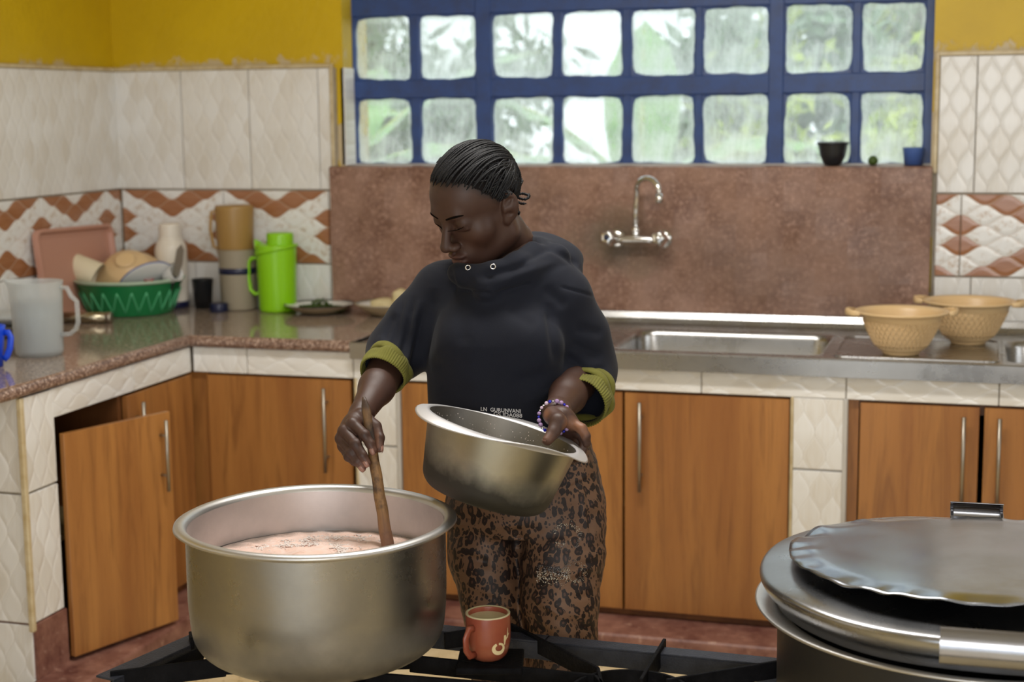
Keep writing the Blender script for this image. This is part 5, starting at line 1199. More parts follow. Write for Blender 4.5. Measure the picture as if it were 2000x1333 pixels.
for hp, kn_, an in ((HIPR, KNR, ANR), (HIPL, KNL, ANL)):
    b.chain([(hp, .072), (kn_, .044), (an, .032)], k=.02); b.cone((an[0], an[1]+.02, .045), (an[0]-.05, an[1]-.14, .035), .030, .024, k=.015)
V, Fq = b.mesh(); core = (V, Fq, np.tile(SKIN, (len(V), 1)))
# ---- right hand on the stick
SB = np.array(on_z(759, 1078, .80)); SBd = float(AF@(SB-CAM)); ST_ = A3(711, 776, 2.795)
SB2 = SB+(SB-ST_)/np.linalg.norm(SB-ST_)*.055
def stick_at(py): t = (py-776)/(1078-776); return ST_*(1-t)+SB*t
def sd(py): return float(AF@(stick_at(py)-CAM))
def H(px, py, off): return A3(px, py, sd(py)+off)
lo = np.minimum(WRR, H(700, 860, 0))-.11; hi = np.maximum(WRR, H(700, 860, 0))+.13
r_ = SDF(lo-np.array((.0, 0, .03)), hi+np.array((.02, .12, .05)), .0015)
r_.chain([(ELR*.75+WRR*.25, .0385), (ELR*.4+WRR*.6, .0320), (WRR, .0225)], k=.015)
MC = dict(i=H(689, 828, -.006), m=H(672, 842, -.002), r=H(666, 857, .008), p=H(670, 872, .020))
for k_, rr2 in (('i', .0125), ('m', .0120), ('r', .0115), ('p', .0100)): r_.cone(WRR+(MC[k_]-WRR)*.08, MC[k_], .0170, rr2*.92, k=.010)
r_.ell(H(692, 838, .016), (.020, .018, .024), k=.014)
fing = {'i': [(MC['i'], .0108), (H(712, 850, -.020), .0092), (H(723, 868, -.020), .0083), (H(729, 881, -.018), .0070)],
        'm': [(MC['m'], .0108), (H(695, 868, -.020), .0094), (H(708, 890, -.021), .0085), (H(717, 905, -.018), .0071)],
        'r': [(MC['r'], .0102), (H(686, 884, -.012), .0088), (H(698, 902, -.014), .0078), (H(708, 914, -.011), .0068)],
        'p': [(MC['p'], .0090), (H(680, 893, .004), .0074), (H(692, 903, -.001), .0066), (H(703, 906, .002), .0060)]}
thumbR = [(H(706, 814, .012), .0150), (H(733, 834, .008), .0112), (H(741, 856, .002), .0095), (H(741, 877, -.004), .0072)]
for f in fing.values():
    g = SDF(r_.lo, r_.lo+r_.n*r_.vox-.0001, r_.vox) if False else None
def fingers(base, chains, k=.0045):
    for ch in chains: base.chain(ch, k)
fingers(r_, list(fing.values())+[thumbR], .0030)
for f in fing.values():                                # knuckle bones
    r_.ell(f[0][0]-AF*.004, (.0085, .0085, .0085), k=.006); r_.ell(f[1][0]-AF*.0015, (f[1][1]*1.03,)*3, k=.003)
V, Fq = r_.mesh(); V = relax(V, Fq, 1, .4)
col = np.tile(SKIN*.95, (len(V), 1)); tips = [f[-1][0] for f in fing.values()]+[thumbR[-1][0]]
for t in tips: paint(np.exp(-(np.linalg.norm(V-t, axis=1)/.010)**2)*.75, srgb(118, 84, 70))
paint(np.exp(-(np.linalg.norm(V-H(738, 862, 0), axis=1)/.016)**2)*.4*((V-H(741, 860, 0))@(-AR) > 0), PALM)
for f in list(fing.values()): paint(np.exp(-(np.linalg.norm(V-f[1][0]+AF*.008, axis=1)/.005)**2)*.6, SKIN_D*.7)
rhand = (V, Fq, col)
# ---- left hand gripping the rim of the tilted pot
lo = np.minimum(WRL, A3(1110, 840, 2.72))-.12; hi = np.maximum(WRL, A3(1110, 840, 2.72))+.12
l_ = SDF(lo, hi+np.array((.05, .16, .06)), .0015)
l_.chain([(ELL_*.72+WRL*.28, .0390), (ELL_*.4+WRL*.6, .0330), (WRL, .0235)], k=.015)
TB, DH_ = A3(1090, 812, 2.765), 2.755
MCL = dict(i=A3(1116, 826, 2.768), m=A3(1119, 838, 2.782), r=A3(1116, 848, 2.797), p=A3(1108, 856, 2.812))
for k_, rr2 in (('i', .0130), ('m', .0125), ('r', .0120), ('p', .0110)): l_.cone(WRL, MCL[k_], .0190, rr2, k=.012)
l_.ell(A3(1097, 815, 2.770), (.022, .018, .020), k=.012)
thumbL = [(A3(1080, 812, 2.772), .0175), (A3(1090, 824, 2.740), .0150), (A3(1081, 845, 2.726), .0118), (A3(1069, 861, 2.714), .0090)]
fL = {'i': [(MCL['i'], .0105), (A3(1136, 838, 2.755), .0095), (A3(1144, 852, 2.752), .0085), (A3(1146, 867, 2.756), .0076)],
      'm': [(MCL['m'], .0100), (A3(1138, 854, 2.782), .0092), (A3(1141, 872, 2.778), .0083), (A3(1134, 886, 2.768), .0072)],
      'r': [(MCL['r'], .0096), (A3(1132, 866, 2.800), .0088), (A3(1134, 884, 2.795), .0078), (A3(1126, 897, 2.782), .0068)],
      'p': [(MCL['p'], .0088), (A3(1122, 874, 2.815), .0078), (A3(1124, 890, 2.812), .0068), (A3(1118, 902, 2.800), .0060)]}
fingers(l_, list(fL.values())+[thumbL], .0030); l_.ell(thumbL[1][0], (.0150,)*3, k=.004)
V, Fq = l_.mesh(); V = relax(V, Fq, 1, .4); col = np.tile(SKIN, (len(V), 1)); nn = vnorm(V, Fq)
if (nn@(-AF)).mean() > 1: pass
toP = np.clip(1-np.linalg.norm(V-A3(1122, 838, 2.74), axis=1)/.030, 0, 1)*1.6; paint(np.clip(toP, 0, .8), PALM*.9); paint(np.exp(-(np.linalg.norm(V-thumbL[-1][0], axis=1)/.012)**2)*.6, srgb(150, 108, 86))
paint(np.exp(-(np.linalg.norm(V-A3(1063, 815, 2.76), axis=1)/.013)**2)*.8, PALM); lhand = (V, Fq, col)
allV, allF, allC, o_ = [], [], [], 0
for V, Fq, c in (head_part, core, rhand, lhand):
    Fq = np.array(Fq); cc_ = V.mean(0); vol = np.einsum('ij,ij->i', V[Fq[:, 0]]-cc_, np.cross(V[Fq[:, 1]]-cc_, V[Fq[:, 2]]-cc_)).sum()
    if vol < 0: Fq = Fq[:, ::-1]
    allV.append(V); allF.append(Fq+o_); allC.append(c); o_ += len(V)
finish('body', np.concatenate(allV), np.concatenate(allF), M['skin'], ps, np.concatenate(allC))
def pl_(v): return [Vector(p)-ps.location for p in v]
def nail(tip, prev, dorsal, w=.0052, L_=.0062):
    d = np.array(tip)-np.array(prev); d /= np.linalg.norm(d); n = np.array(dorsal, float); n = n-d*(n@d); n /= np.linalg.norm(n); s_ = np.cross(d, n); V, Fc = [], []
    for i in range(5):
        for j in range(5):
            u, v = (i-2)/2, (j-2)/2; ww = w*(1-.25*max(0, v)**2); V.append(np.array(tip)+s_*(u*ww)+d*(v*L_+.001)+n*(.0074-.0028*u*u-.0016*max(0, v)**2))
    for i in range(4):
        for j in range(4): a = i*5+j; Fc.append((a, a+5, a+6, a+1))
    o = mesh_obj('fingernail', pl_(V), Fc, M['nail'], ps); m_ = o.modifiers.new('thick', 'SOLIDIFY'); m_.thickness = .0008; m_.offset = 0
dR = -AF*.85-AR*.55-AU*.1
for k_ in 'imr': nail(fing[k_][-1][0], fing[k_][-2][0], dR)
nail(thumbR[-1][0], thumbR[-2][0], AR*.9-AF*.25); nail(thumbL[-1][0], thumbL[-2][0], -AR*.75-AF*.5, .0062, .007)
# ---- face details: brows and lash lines laid on the surface
from mathutils.bvhtree import BVHTree
hb_t = BVHTree.FromPolygons([Vector(v) for v in L], [tuple(map(int, f)) for f in head_part[1]])
def onhead(p, lift=.0006): r0 = hb_t.find_nearest(Vector(p)); n_ = (r0[0]-Vector((0, -.01, 0))).normalized(); return hw(np.array(r0[0]+n_*lift))
for s_ in (-1, 1):
    pts = [onhead((s_*(.012+.038*t), .096-.02*t, .0195+.0065*math.sin(t*2.5)), -.0006) for t in np.linspace(0, 1, 12)]
    tube('eyebrow', pl_(pts), [.0010+.0014*math.sin(PI*(.15+.8*t)) for t in np.linspace(0, 1, 12)], M['brow'], ps, 8, flat=(.6, 1.3))
    pts = [onhead((s_*(.0170+.031*t), .098-.012*t, -.0010-.0040*math.sin(PI*t)+.002*t), .0002) for t in np.linspace(0, 1, 12)]
    for _ in range(3): pts = [pts[0]]+[(pts[i-1]+pts[i]*2+pts[i+1])/4 for i in range(1, 11)]+[pts[-1]]
    tube('lashes', pl_(pts), [.0004+.0007*math.sin(PI*t) for t in np.linspace(0, 1, 12)], M['brow'], ps, 6)
# ---- hair: scalp cap and fine braids drawn back over the crown, loose ends behind the ear
cc0 = np.array((0, -.010, .034)); cr = np.array((.0745, .0905, .0805))
def hairpt(az, el, lift=1.0):   # az: 0 = face forward, + to her right; el: elevation from the skull centre
    d = np.array((math.sin(az)*math.cos(el), math.cos(az)*math.cos(el), math.sin(el))); q = d/cr; r0 = 1/np.linalg.norm(q); c = cc0+d*r0*lift
    hit = hb_t.ray_cast(Vector(cc0+d*.2), Vector(-d)); base = np.array(hit[0]) if hit[0] is not None else c
    return base+d*(.0022*lift+ (lift-1)*.07)
def hairline(az):              # lowest elevation of the hair at this azimuth
    a = abs(az); return np.interp(a, [0, .5, .8, 1.0, 1.2, 1.36, 1.48, 1.8, 2.0, 3.15], [.57, .54, .42, .20, -.06, -.26, -.12, -.08, -.55, -.80])
cap = SDF((-.11, -.13, -.12), (.11, .12, .14), .0024); cap.ell(cc0, cr*1.012, k=.004); cap.ell((0, .026, .034), (.062, .058, .0655), k=.02)
V, Fq = cap.mesh(); d_ = V-cc0; az_ = np.arctan2(d_[:, 0], d_[:, 1]); el_ = np.arctan2(d_[:, 2], np.hypot(d_[:, 0], d_[:, 1])); keep = el_ > np.array([hairline(a) for a in az_])+.03+.02*np.sin(az_*37)
# keep only scalp faces above the hairline, lie just over the skin
Fk = [f for f in Fq if all(keep[i] for i in f)]; used = sorted({i for f in Fk for i in f}); mp = {i: j for j, i in enumerate(used)}
Vc = []
for i in used:
    p = V[i]; n_, = [p-cc0]; dd = n_/np.linalg.norm(n_); hit = hb_t.ray_cast(Vector(cc0+dd*.2), Vector(-dd)); b0 = np.array(hit[0]) if hit[0] is not None else p; Vc.append(b0+dd*.0008)
cap_o = mesh_obj('hair', pl_([hw(v) for v in Vc]), [tuple(mp[i] for i in f) for f in Fk], M['scalp'], ps)
V, Fc = [], []; r = np.random.RandomState(11)
def braid(pts, rad, bead=.0042):
    """two strands twisted round each other"""
    pts = np.array(pts); seg = np.linalg.norm(np.diff(pts, axis=0), axis=1); L_ = np.concatenate([[0], np.cumsum(seg)]); n = max(6, int(L_[-1]/.0016)); s_ = np.linspace(0, L_[-1], n); P_ = np.stack([np.interp(s_, L_, pts[:, i]) for i in range(3)], 1)
    rd = [rad*(.62+.55*abs(math.sin(PI*x/bead)))*(1 if i < n-4 else .8-.15*(i-n+4))*min(1, .3+x/.011) for i, x in enumerate(s_)]
    v, f = tube_data([Vector(p) for p in P_], rd, 5); o = len(V); V.extend(v); Fc.extend([tuple(q+o for q in g) for g in f])
goal = (2.55*-1, .05)
for i in range(185):
    az0_ = -2.3+4.6*i/184+r.uniform(-.02, .02); el0 = hairline(az0_)+r.uniform(-.10, .10); d0 = np.array((math.sin(az0_)*math.cos(el0), math.cos(az0_)*math.cos(el0), math.sin(el0)))
    d1 = np.array((-.10+.62*math.sin(az0_), -.80, .22+r.uniform(-.30, .25))); d1 /= np.linalg.norm(d1); pts = []; jit = r.uniform(-.0010, .0026)
    for t in np.linspace(0, 1, 18):
        d = d0*(1-t)+d1*t+np.array((-.22*math.cos(az0_), 0, .42))*math.sin(PI*t)*max(0, math.cos(az0_)); d /= np.linalg.norm(d); az = math.atan2(d[0], d[1]); el = math.asin(d[2]); pts.append(hw(hairpt(az, el, 1.0)+d*(-.0034*(1-min(1, t/.11))+.0010*math.sin(PI*t)+jit*math.sin(PI*t)+.0010*t+.0006*math.sin(9*t+i))))
    braid(pts, .0015+r.uniform(0, .0006))
for i in range(260):                                   # gathered, pinned-back lengths over the sides and back of the head
    a = r.uniform(-2.9, 2.9); e0 = hairline(a)+r.uniform(.05, .75); e1 = e0+r.uniform(-.2, .2); pts = []
    for t in np.linspace(0, 1, 8): pts.append(hw(hairpt(a+np.sign(a)*.40*t*(1 if abs(a) < 2.6 else -.5), e0+(e1-e0)*t, 1.0)+np.array((0, 0, .001))+.0030*r.uniform(.2, 1)))
    if abs(a) > .95: braid(pts, .0018)
Ro, Uo = HR.T@AR, HR.T@AU                               # viewer's right and up, in head space
root = HR.T@(A3(1000, 388, 2.99)-HC)
ends = [((985, 372), (1006, 380), (1022, 378), (1034, 382), (1033, 388)), ((988, 378), (1010, 386), (1024, 390), (1031, 388), (1034, 378)), ((992, 366), (1008, 370), (1016, 362), (1020, 354), (1019, 348)), ((990, 386), (1004, 392), (1018, 398), (1028, 398)),
        ((994, 392), (1004, 400), (1010, 408), (1014, 416), (1013, 420)), ((992, 396), (1002, 404), (1006, 412), (1012, 410), (1010, 402))]
for k_, e in enumerate(ends):
    pts = [A3(x, y, 2.985+.012*math.sin(k_*2.1+j)) for j, (x, y) in enumerate(e)]; q = np.array(pts); t_ = np.linspace(0, len(q)-1, 16); braid([np.array([np.interp(t, range(len(q)), q[:, i]) for i in range(3)]) for t in t_], .0027, .006)
mesh_obj('braids', pl_(V), Fc, M['hair'], ps)
print('braid faces', len(Fc))
# ---- hooded sweatshirt
hd_ = SDF((-1.36, 2.45, .80), (-.48, 3.25, 1.42), .0032)
rows = [(552, 880, 1075, .078), (600, 848, 1098, .105), (660, 836, 1108, .122), (720, 832, 1110, .118), (780, 834, 1116, .112), (840, 836, 1140, .118), (866, 838, 1146, .118)]
hd_.loft(mkrows(rows), TWd, TFd, k=.02)
CF = A3(985, 640, 2.98)
hd_.ell(A3(915, 668, 2.915), (.060, .055, .058), k=.04).ell(A3(1030, 672, 2.90), (.062, .055, .058), k=.04)
hd_.cone(NKB+(-.0)*UP-UP*.02, SHR+UP*-.004, .062, .058, k=.04).cone(NKB-UP*.02, SHL-UP*.004, .062, .060, k=.04)
CUR, CUL = A3(757, 716, 2.955), A3(1143, 776, 2.95)
hd_.chain([(SHR-UP*.008, .066), (SHR*.45+ELR*.55, .060), (ELR+UP*.005, .052), (CUR, .044)], k=.03)
hd_.chain([(SHL-UP*.008, .068), (SHL*.45+ELL_*.55+AR*.004, .066), (ELL_+UP*.006, .060), (CUL, .050)], k=.03)
axr0 = (WRR-ELR)/np.linalg.norm(WRR-ELR); axl0 = (WRL-ELL_)/np.linalg.norm(WRL-ELL_)
hd_.cone(CUR+axr0*.012, CUR+axr0*.09, .041, .060, k=.004, op='s').cone(CUL+axl0*.006, CUL+axl0*.10, .0455, .070, k=.004, op='s')
# cowl neck and hood
cw = A3(980, 528, 2.985); nA = HR@np.array((0, -.25, 1.0)); nA = UP*.86-AR*.30-AF*.26+AR*.0; nA /= np.linalg.norm(nA); uA = AR-nA*(AR@nA); uA /= np.linalg.norm(uA); vA = np.cross(nA, uA); RA = np.stack([uA, vA, nA], 1)
hd_.ring(cw, RA, .083, .074, lambda a: .022+.006*np.cos(a-PI*.55), k=.018, wob=lambda a: .006*np.sin(2*a+.5))
hd_.ring(cw-nA*.026, RA, .098, .088, .024, k=.025)
hd_.ell(A3(1078, 508, 3.05), (.062, .060, .040), k=.025).ell(A3(1040, 500, 3.09), (.070, .050, .048), k=.03).cone(A3(1000, 508, 3.08), A3(1108, 530, 3.02), .030, .026, k=.02)
hd_.chain([(A3(898, 536, 2.905), .015), (A3(962, 530, 2.885), .016), (A3(1008, 512, 2.905), .016), (A3(1040, 488, 2.95), .016)], .016)
hd_.cone(A3(893, 532, 2.925), A3(950, 560, 2.885), .018, .018, k=.022).cone(A3(950, 560, 2.885), A3(1025, 530, 2.90), .018, .020, k=.022).cone(A3(1025, 530, 2.90), A3(1088, 500, 2.97), .020, .022, k=.02)
# the neck passes through
hd_.cone(hw((0, -.03, -.05)), NKB-UP*.01+TC*.012, .060, .050, k=.012, op='s')
hd_.cone(hw((0, .050, -.085)), hw((0, .030, -.120)), .040, .034, k=.010, op='s')
V, Fq = hd_.mesh(); V = relax(V, Fq, 2, .5); n = vnorm(V, Fq)
if ((V-V.mean(0))*n).sum() < 0: n = -n
D_ = .0016*cloth_noise(V, 22, 1)+.0008*cloth_noise(V, 60, 2)
X = lambda x, y, D: A3(x, y, D)
# creases: armpit to sleeve, elbow bunching, collar folds, waist
for a, b_, w, am in [((828, 590, 2.93), (800, 735, 2.93), .007, -.0075), ((806, 575, 2.94), (782, 725, 2.94), .007, -.0060), ((786, 575, 2.95), (762, 700, 2.95), .007, -.0045), ((816, 585, 2.93), (792, 730, 2.93), .006, .0045), ((846, 560, 2.92), (832, 700, 2.92), .012, -.006), ((770, 610, 2.96), (745, 680, 2.96), .006, -.004), ((728, 668, 2.97), (775, 700, 2.93), .006, -.004), ((740, 655, 2.97), (790, 715, 2.93), .006, .004),
        ((1072, 590, 2.90), (1088, 720, 2.90), .010, -.008), ((1060, 560, 2.90), (1108, 600, 2.90), .010, -.004), ((1100, 690, 2.93), (1160, 735, 2.93), .007, -.006), ((1112, 668, 2.93), (1178, 700, 2.93), .008, -.005), ((1108, 725, 2.93), (1188, 722, 2.93), .006, -.006), ((1105, 742, 2.92), (1190, 742, 2.92), .006, .005), ((1120, 640, 2.92), (1182, 652, 2.93), .009, -.004), ((1128, 760, 2.9), (1190, 757, 2.94), .004, -.004),
        ((890, 566, 2.88), (965, 576, 2.88), .004, -.0055), ((965, 576, 2.88), (1040, 555, 2.89), .004, -.005), ((930, 545, 2.87), (1045, 515, 2.90), .008, -.007), ((960, 560, 2.87), (1090, 510, 2.93), .008, .004), ((1010, 520, 2.88), (1080, 480, 2.95), .006, -.005), ((1060, 478, 2.98), (1130, 520, 3.0), .007, -.006), ((1090, 560, 2.93), (1165, 580, 2.95), .0025, -.003), ((880, 520, 2.93), (890, 575, 2.89), .005, -.004),
        ((840, 720, 2.88), (920, 700, 2.86), .012, -.004), ((850, 770, 2.88), (930, 760, 2.86), .012, -.003), ((1000, 750, 2.86), (1095, 720, 2.88), .012, -.004), ((1020, 790, 2.86), (1090, 760, 2.87), .010, .004), ((900, 590, 2.88), (905, 680, 2.86), .014, -.003), ((985, 600, 2.86), (1050, 640, 2.86), .012, -.003)]:
    A_, B_ = X(*a), X(*b_); D_ += crease(V-np.outer((V-A_)@AF, AF), A_, B_-AF*((B_-A_)@AF), w*1.05, 0, am)*np.clip(-(n@AF)*2.5, 0, 1)
hoodV = V+n*D_[:, None]; hood = finish('hoodie', hoodV, Fq, M['hoodie'], ps); hood['label'] = 'black hooded sweatshirt with a cowl collar and pushed-up sleeves'
hood_t = BVHTree.FromPolygons([Vector(v) for v in hoodV], [tuple(map(int, f)) for f in Fq])
def onhood(px, py, lift=.0010):
    d = Vector(ray(px, py)).normalized(); hit = hood_t.ray_cast(Vector(CAM), d); return np.array(hit[0]-d*lift), np.array(hit[1])
def onhood_dir(p, dirv, lift=.0008):
    d = Vector(dirv).normalized(); hit = hood_t.ray_cast(Vector(p)-d*.3, d); return (hit[0]-d*lift) if hit[0] is not None else None
for nm, (px, py) in (('eyelet', (963, 521)), ('eyelet', (914, 523))):
    p, nn = onhood(px, py); nn = Vector(-AF*.6+np.array(nn)*.4*(1 if np.array(nn)@AF < 0 else -1)).normalized(); q = nn.to_track_quat('Z', 'Y').to_euler()
    lathe('eyelet', [(.0034, .0), (.0038, .0012), (.0048, .0014), (.0056, .0006), (.0056, -.001), (.0034, -.001)], M['chrome'], hood, 24, loc=Vector(p)-ps.location, rot=q)
# printed lettering near the hem, wrapped on the cloth
M['ink'] = Mat('white_print', srgb(205, 205, 208), .7).m
txr = on_y(960, 800, 2.6)
def lettering(txt, px, py, hpx, wpx, slope):
    cu = bpy.data.curves.new('print', 'FONT'); cu.body = txt; cu.size = 1.0; cu.resolution_u = 3; cu.offset = .016; tmp = bpy.data.objects.new('print', cu); C.objects.link(tmp)
    dg = bpy.context.evaluated_depsgraph_get(); me = bpy.data.meshes.new_from_object(tmp.evaluated_get(dg)); bpy.data.objects.remove(tmp); bpy.data.curves.remove(cu)
    bm = bmesh.new(); bm.from_mesh(me); xs = [v.co.x for v in bm.verts]; x0, x1 = min(xs), max(xs)
    for v in bm.verts:
        u = (v.co.x-x0)/(x1-x0); w = v.co.y/.70; q, _ = onhood(px+u*wpx, py-w*hpx+slope*u, .0012); v.co = Vector(q)-ps.location
    bm.to_mesh(me); bm.free(); me.name = 'print'; o = link('print', me, M['ink'], hood); return o
lettering('LN  GURUNVANI', 939, 803, 7.4, 78, 4.5); lettering('GS JDA088', 964, 812.5, 7.6, 56, 4); lettering('ORNIA AI', 972, 823, 7.4, 50, 4)
# ---- olive cuffs: turned-up rib knit
def cuff(c, axis, r0, L_, seed, crx=1.0, n_f=60, mouth=0.0):
    axis = np.array(axis, float); axis /= np.linalg.norm(axis); u = np.cross(axis, UP); u /= np.linalg.norm(u); v = np.cross(axis, u); V, Fc = [], []; ns = n_f*4; prof = [(-.018, .90, .001), (0.0, 1.00, .0), (.25, 1.045, .0), (.5, 1.03, .0), (.80, 1.00, .0), (.97, .985, 0), (1.0, .955, 0), (.97, .925, 0), (.6, .93, 0), (.2, .93, 0)]
    for i, (t, k, _) in enumerate(prof):
        for j in range(ns):
            a = 2*PI*j/ns; ribr = (.0009*math.cos(n_f*a) if i >= 2 else .0)+.0016*math.sin(3*a+seed+t*4)+(.0022*math.sin(7*a+seed*2)*(1-t) if i < 4 else 0); rr = r0*k+ribr; V.append(np.array(c)+axis*(t*L_)+(u*math.cos(a)*crx+v*math.sin(a))*rr)
    for i in range(len(prof)-1):
        for j in range(ns): Fc.append((i*ns+j, i*ns+(j+1) % ns, (i+1)*ns+(j+1) % ns, (i+1)*ns+j))
    return mesh_obj('cuff', pl_(V), Fc, M['olive'], ps)
axR = (WRR-ELR); axL = (WRL-ELL_)
axR_ = axR/np.linalg.norm(axR); axL_ = axL/np.linalg.norm(axL)
c_r = A3(760, 712, 2.955); c_l = A3(1144, 774, 2.950)
def band(c, axis, rr_, tube_r, seed):
    """loose rucked band of the olive lining between sleeve and cuff"""
    axis = np.array(axis, float); axis /= np.linalg.norm(axis); u = np.cross(axis, UP); u /= np.linalg.norm(u); v = np.cross(axis, u); pts = []; n_ = 72
    V, Fc = [], []
    for k in range(n_):
        a = 2*PI*k/n_; ct = np.array(c)+(u*math.cos(a)+v*math.sin(a))*(rr_+.002*math.sin(3*a+seed))+axis*(.006*math.sin(2*a+seed)); rad = (u*math.cos(a)+v*math.sin(a))
        for j in range(10): b2 = 2*PI*j/10; V.append(ct+rad*math.cos(b2)*tube_r*(.8+.3*math.sin(5*a+seed))+axis*math.sin(b2)*tube_r*1.7)
    for k in range(n_):
        for j in range(10): Fc.append((k*10+j, ((k+1) % n_)*10+j, ((k+1) % n_)*10+(j+1) % 10, k*10+(j+1) % 10))
    mesh_obj('cuff_lining', pl_(V), Fc, M['olive'], ps)
cuff(c_r+axR_*.004, axR_*.8+np.array(AR)*-.1-UP*.15, .0455, .036, 1.0); band(c_r-axR_*.0, axR_*.75-UP*.2+AR*-.2, .0440, .0055, 1.0)
cuff(c_l+axL_*.004, axL_, .0485, .046, 2.2); band(c_l-axL_*.004, axL_, .0490, .0075, .5); band(c_l-axL_*.016, axL_, .0500, .0065, 2.5)
# ---- trousers
tz = SDF((-1.25, 2.35, .07), (-.50, 3.15, .98), .0034)
rows = [(846, 880, 1150, .098), (900, 876, 1168, .108), (960, 872, 1180, .116), (1010, 873, 1180, .112), (1030, 876, 1178, .100)]
tz.loft(mkrows(rows, 2.975), TWd, TFd, k=.03)
RL_ = [(A3(945, 1000, 2.98), .074), (A3(948, 1080, 2.965), .070), (A3(962, 1180, 2.94), .058), (A3(980, 1290, 2.93), .059), (A3(984, 1350, 2.94), .057), (ANR+UP*.25, .054), (ANR+UP*.04, .052)]
LL_ = [(A3(1100, 1000, 2.95), .080), (A3(1098, 1080, 2.93), .080), (A3(1094, 1180, 2.90), .071), (A3(1100, 1290, 2.88), .062), (A3(1102, 1350, 2.88), .060), (ANL+UP*.25, .056), (ANL+UP*.04, .054)]
tz.chain(RL_, k=.012); tz.chain(LL_, k=.012)
V, Fq = tz.mesh(); V = relax(V, Fq, 1, .5); n = vnorm(V, Fq)
if ((V-V.mean(0))*n).sum() < 0: n = -n
D_ = .0022*cloth_noise(V, 26, 5)+.0022*cloth_noise(V*np.array((1, 1, 2.4)), 48, 6)+.0012*cloth_noise(V*np.array((1, 1, 2.0)), 110, 8)
for a, b_, w, am in [((1010, 1030, 2.86), (1012, 1100, 2.86), .012, -.008), ((960, 1040, 2.88), (1060, 1035, 2.86), .008, -.004), ((1030, 1165, 2.83), (1120, 1215, 2.82), .006, .005), ((1075, 1140, 2.82), (1160, 1110, 2.84), .006, .005), ((1090, 1195, 2.82), (1165, 1240, 2.83), .006, -.005), ((1020, 1200, 2.85), (1080, 1245, 2.82), .006, -.004), ((900, 1080, 2.92), (960, 1100, 2.9), .008, -.004), ((920, 1160, 2.9), (1000, 1180, 2.88), .007, -.004), ((1100, 960, 2.85), (1165, 935, 2.86), .003, -.003), ((1135, 940, 2.86), (1148, 1060, 2.84), .004, .003)]:
    A_, B_ = X(*a), X(*b_); D_ += crease(V-np.outer((V-A_)@AF, AF), A_, B_-AF*((B_-A_)@AF), w*1.05, 0, am)*np.clip(-(n@AF)*2.5, 0, 1)
trV = V+n*D_[:, None]; tro = finish('trousers', trV, Fq, M['leopard'], ps); tro['label'] = 'leopard print trousers with rhinestones on the thighs'
tr_t = BVHTree.FromPolygons([Vector(v) for v in trV], [tuple(map(int, f)) for f in Fq])
V, Fc = [], []; r = np.random.RandomState(21)
def stones(pts):
    for px, py, s_ in pts:
        d = Vector(ray(px, py)).normalized(); hit = tr_t.ray_cast(Vector(CAM), d)
        if hit[0] is not None: blob(V, Fc, tuple(hit[0]-ps.location-d*.0004), s_)
pp = []
for i in range(110):
    a = r.uniform(-.9, 2.9); q_ = 27+r.normal(0, 2.5); pp.append((1106+q_*math.cos(a)*1.0, 1050-q_*math.sin(a)*.95, r.uniform(.0006, .0013)))
for i in range(26): pp.append((1097+r.normal(0, 7), 1066+r.normal(0, 5), r.uniform(.0006, .0015)))
for i in range(330): pp.append((1080+r.uniform(-32, 34), 1122+r.uniform(-24, 24)*math.sqrt(r.uniform()), r.uniform(.0006, .0014)))
for i in range(150): a, q_ = r.uniform(0, 6.3), 20+r.normal(0, 3); pp.append((1122+q_*math.cos(a)*.95, 1118-q_*math.sin(a), r.uniform(.0005, .0010)))
stones(pp); mesh_obj('rhinestones', V, Fc, M['rhine'], tro, False)['kind'] = 'stuff'
for nm, an in (('shoe', ANR), ('shoe', ANL)):
    sh_ = SDF((an[0]-.16, an[1]-.22, 0), (an[0]+.10, an[1]+.12, .11), .004); sh_.cone((an[0]+.01, an[1]+.035, .035), (an[0]-.045, an[1]-.130, .030), .036, .034, k=.02).cone((an[0], an[1]+.02, .05), (an[0]-.01, an[1]-.03, .05), .036, .034, k=.02)
    V, Fq = sh_.mesh(); V = np.array(V); V[:, 2] = np.maximum(V[:, 2], .001); finish('shoe', V, Fq, M['charcoal'], ps)
# ---- beaded bracelet on the left wrist
bx = axL_*.9-UP*.0; bx = np.array(bx)/np.linalg.norm(bx); bc_ = A3(1085, 812, 2.792)
bn = A3(1068, 788, 2.80)-A3(1107, 842, 2.74); bn = np.array(bn)
def brc(): 
    u = (A3(1113, 806, 2.772)-A3(1054, 826, 2.772)); R0 = np.linalg.norm(u)/2; cen = (A3(1113, 806, 2.772)+A3(1054, 826, 2.772))/2; u /= 2*R0
    top = A3(1080, 783, 2.782)-cen; top = top-u*(top@u); hgt = np.linalg.norm(top); v = top/hgt; return cen, u, v, R0, hgt
cen, bu_, bv_, R0, hgt = brc()
M['bead_lilac'] = Mat('lilac_glass_bead', srgb(196, 164, 214), .08, Transmission_Weight=.3).m; M['bead_blue'] = Mat('cobalt_bead', srgb(36, 40, 190), .1).m; M['bead_silver'] = Mat('silver_bead', (.8, .8, .82), .1, 1.0).m; M['bead_pink'] = Mat('pale_pink_bead', srgb(220, 196, 216), .1).m
brl = tube('bracelet', pl_([cen+bu_*math.cos(a)*R0+bv_*math.sin(a)*hgt for a in np.linspace(0, 2*PI, 40)]), .0009, M['hair'], ps, 6, cap=False); brl['label'] = 'bracelet of lilac, blue and silver beads on the left wrist'
ico = bmesh.new(); bmesh.ops.create_icosphere(ico, subdivisions=2, radius=1); bme = {}
for k_ in ('bead_lilac', 'bead_blue', 'bead_silver', 'bead_pink'):
    me = bpy.data.meshes.new('bead'); ico.to_mesh(me); me.materials.append(M[k_]); bme[k_] = me
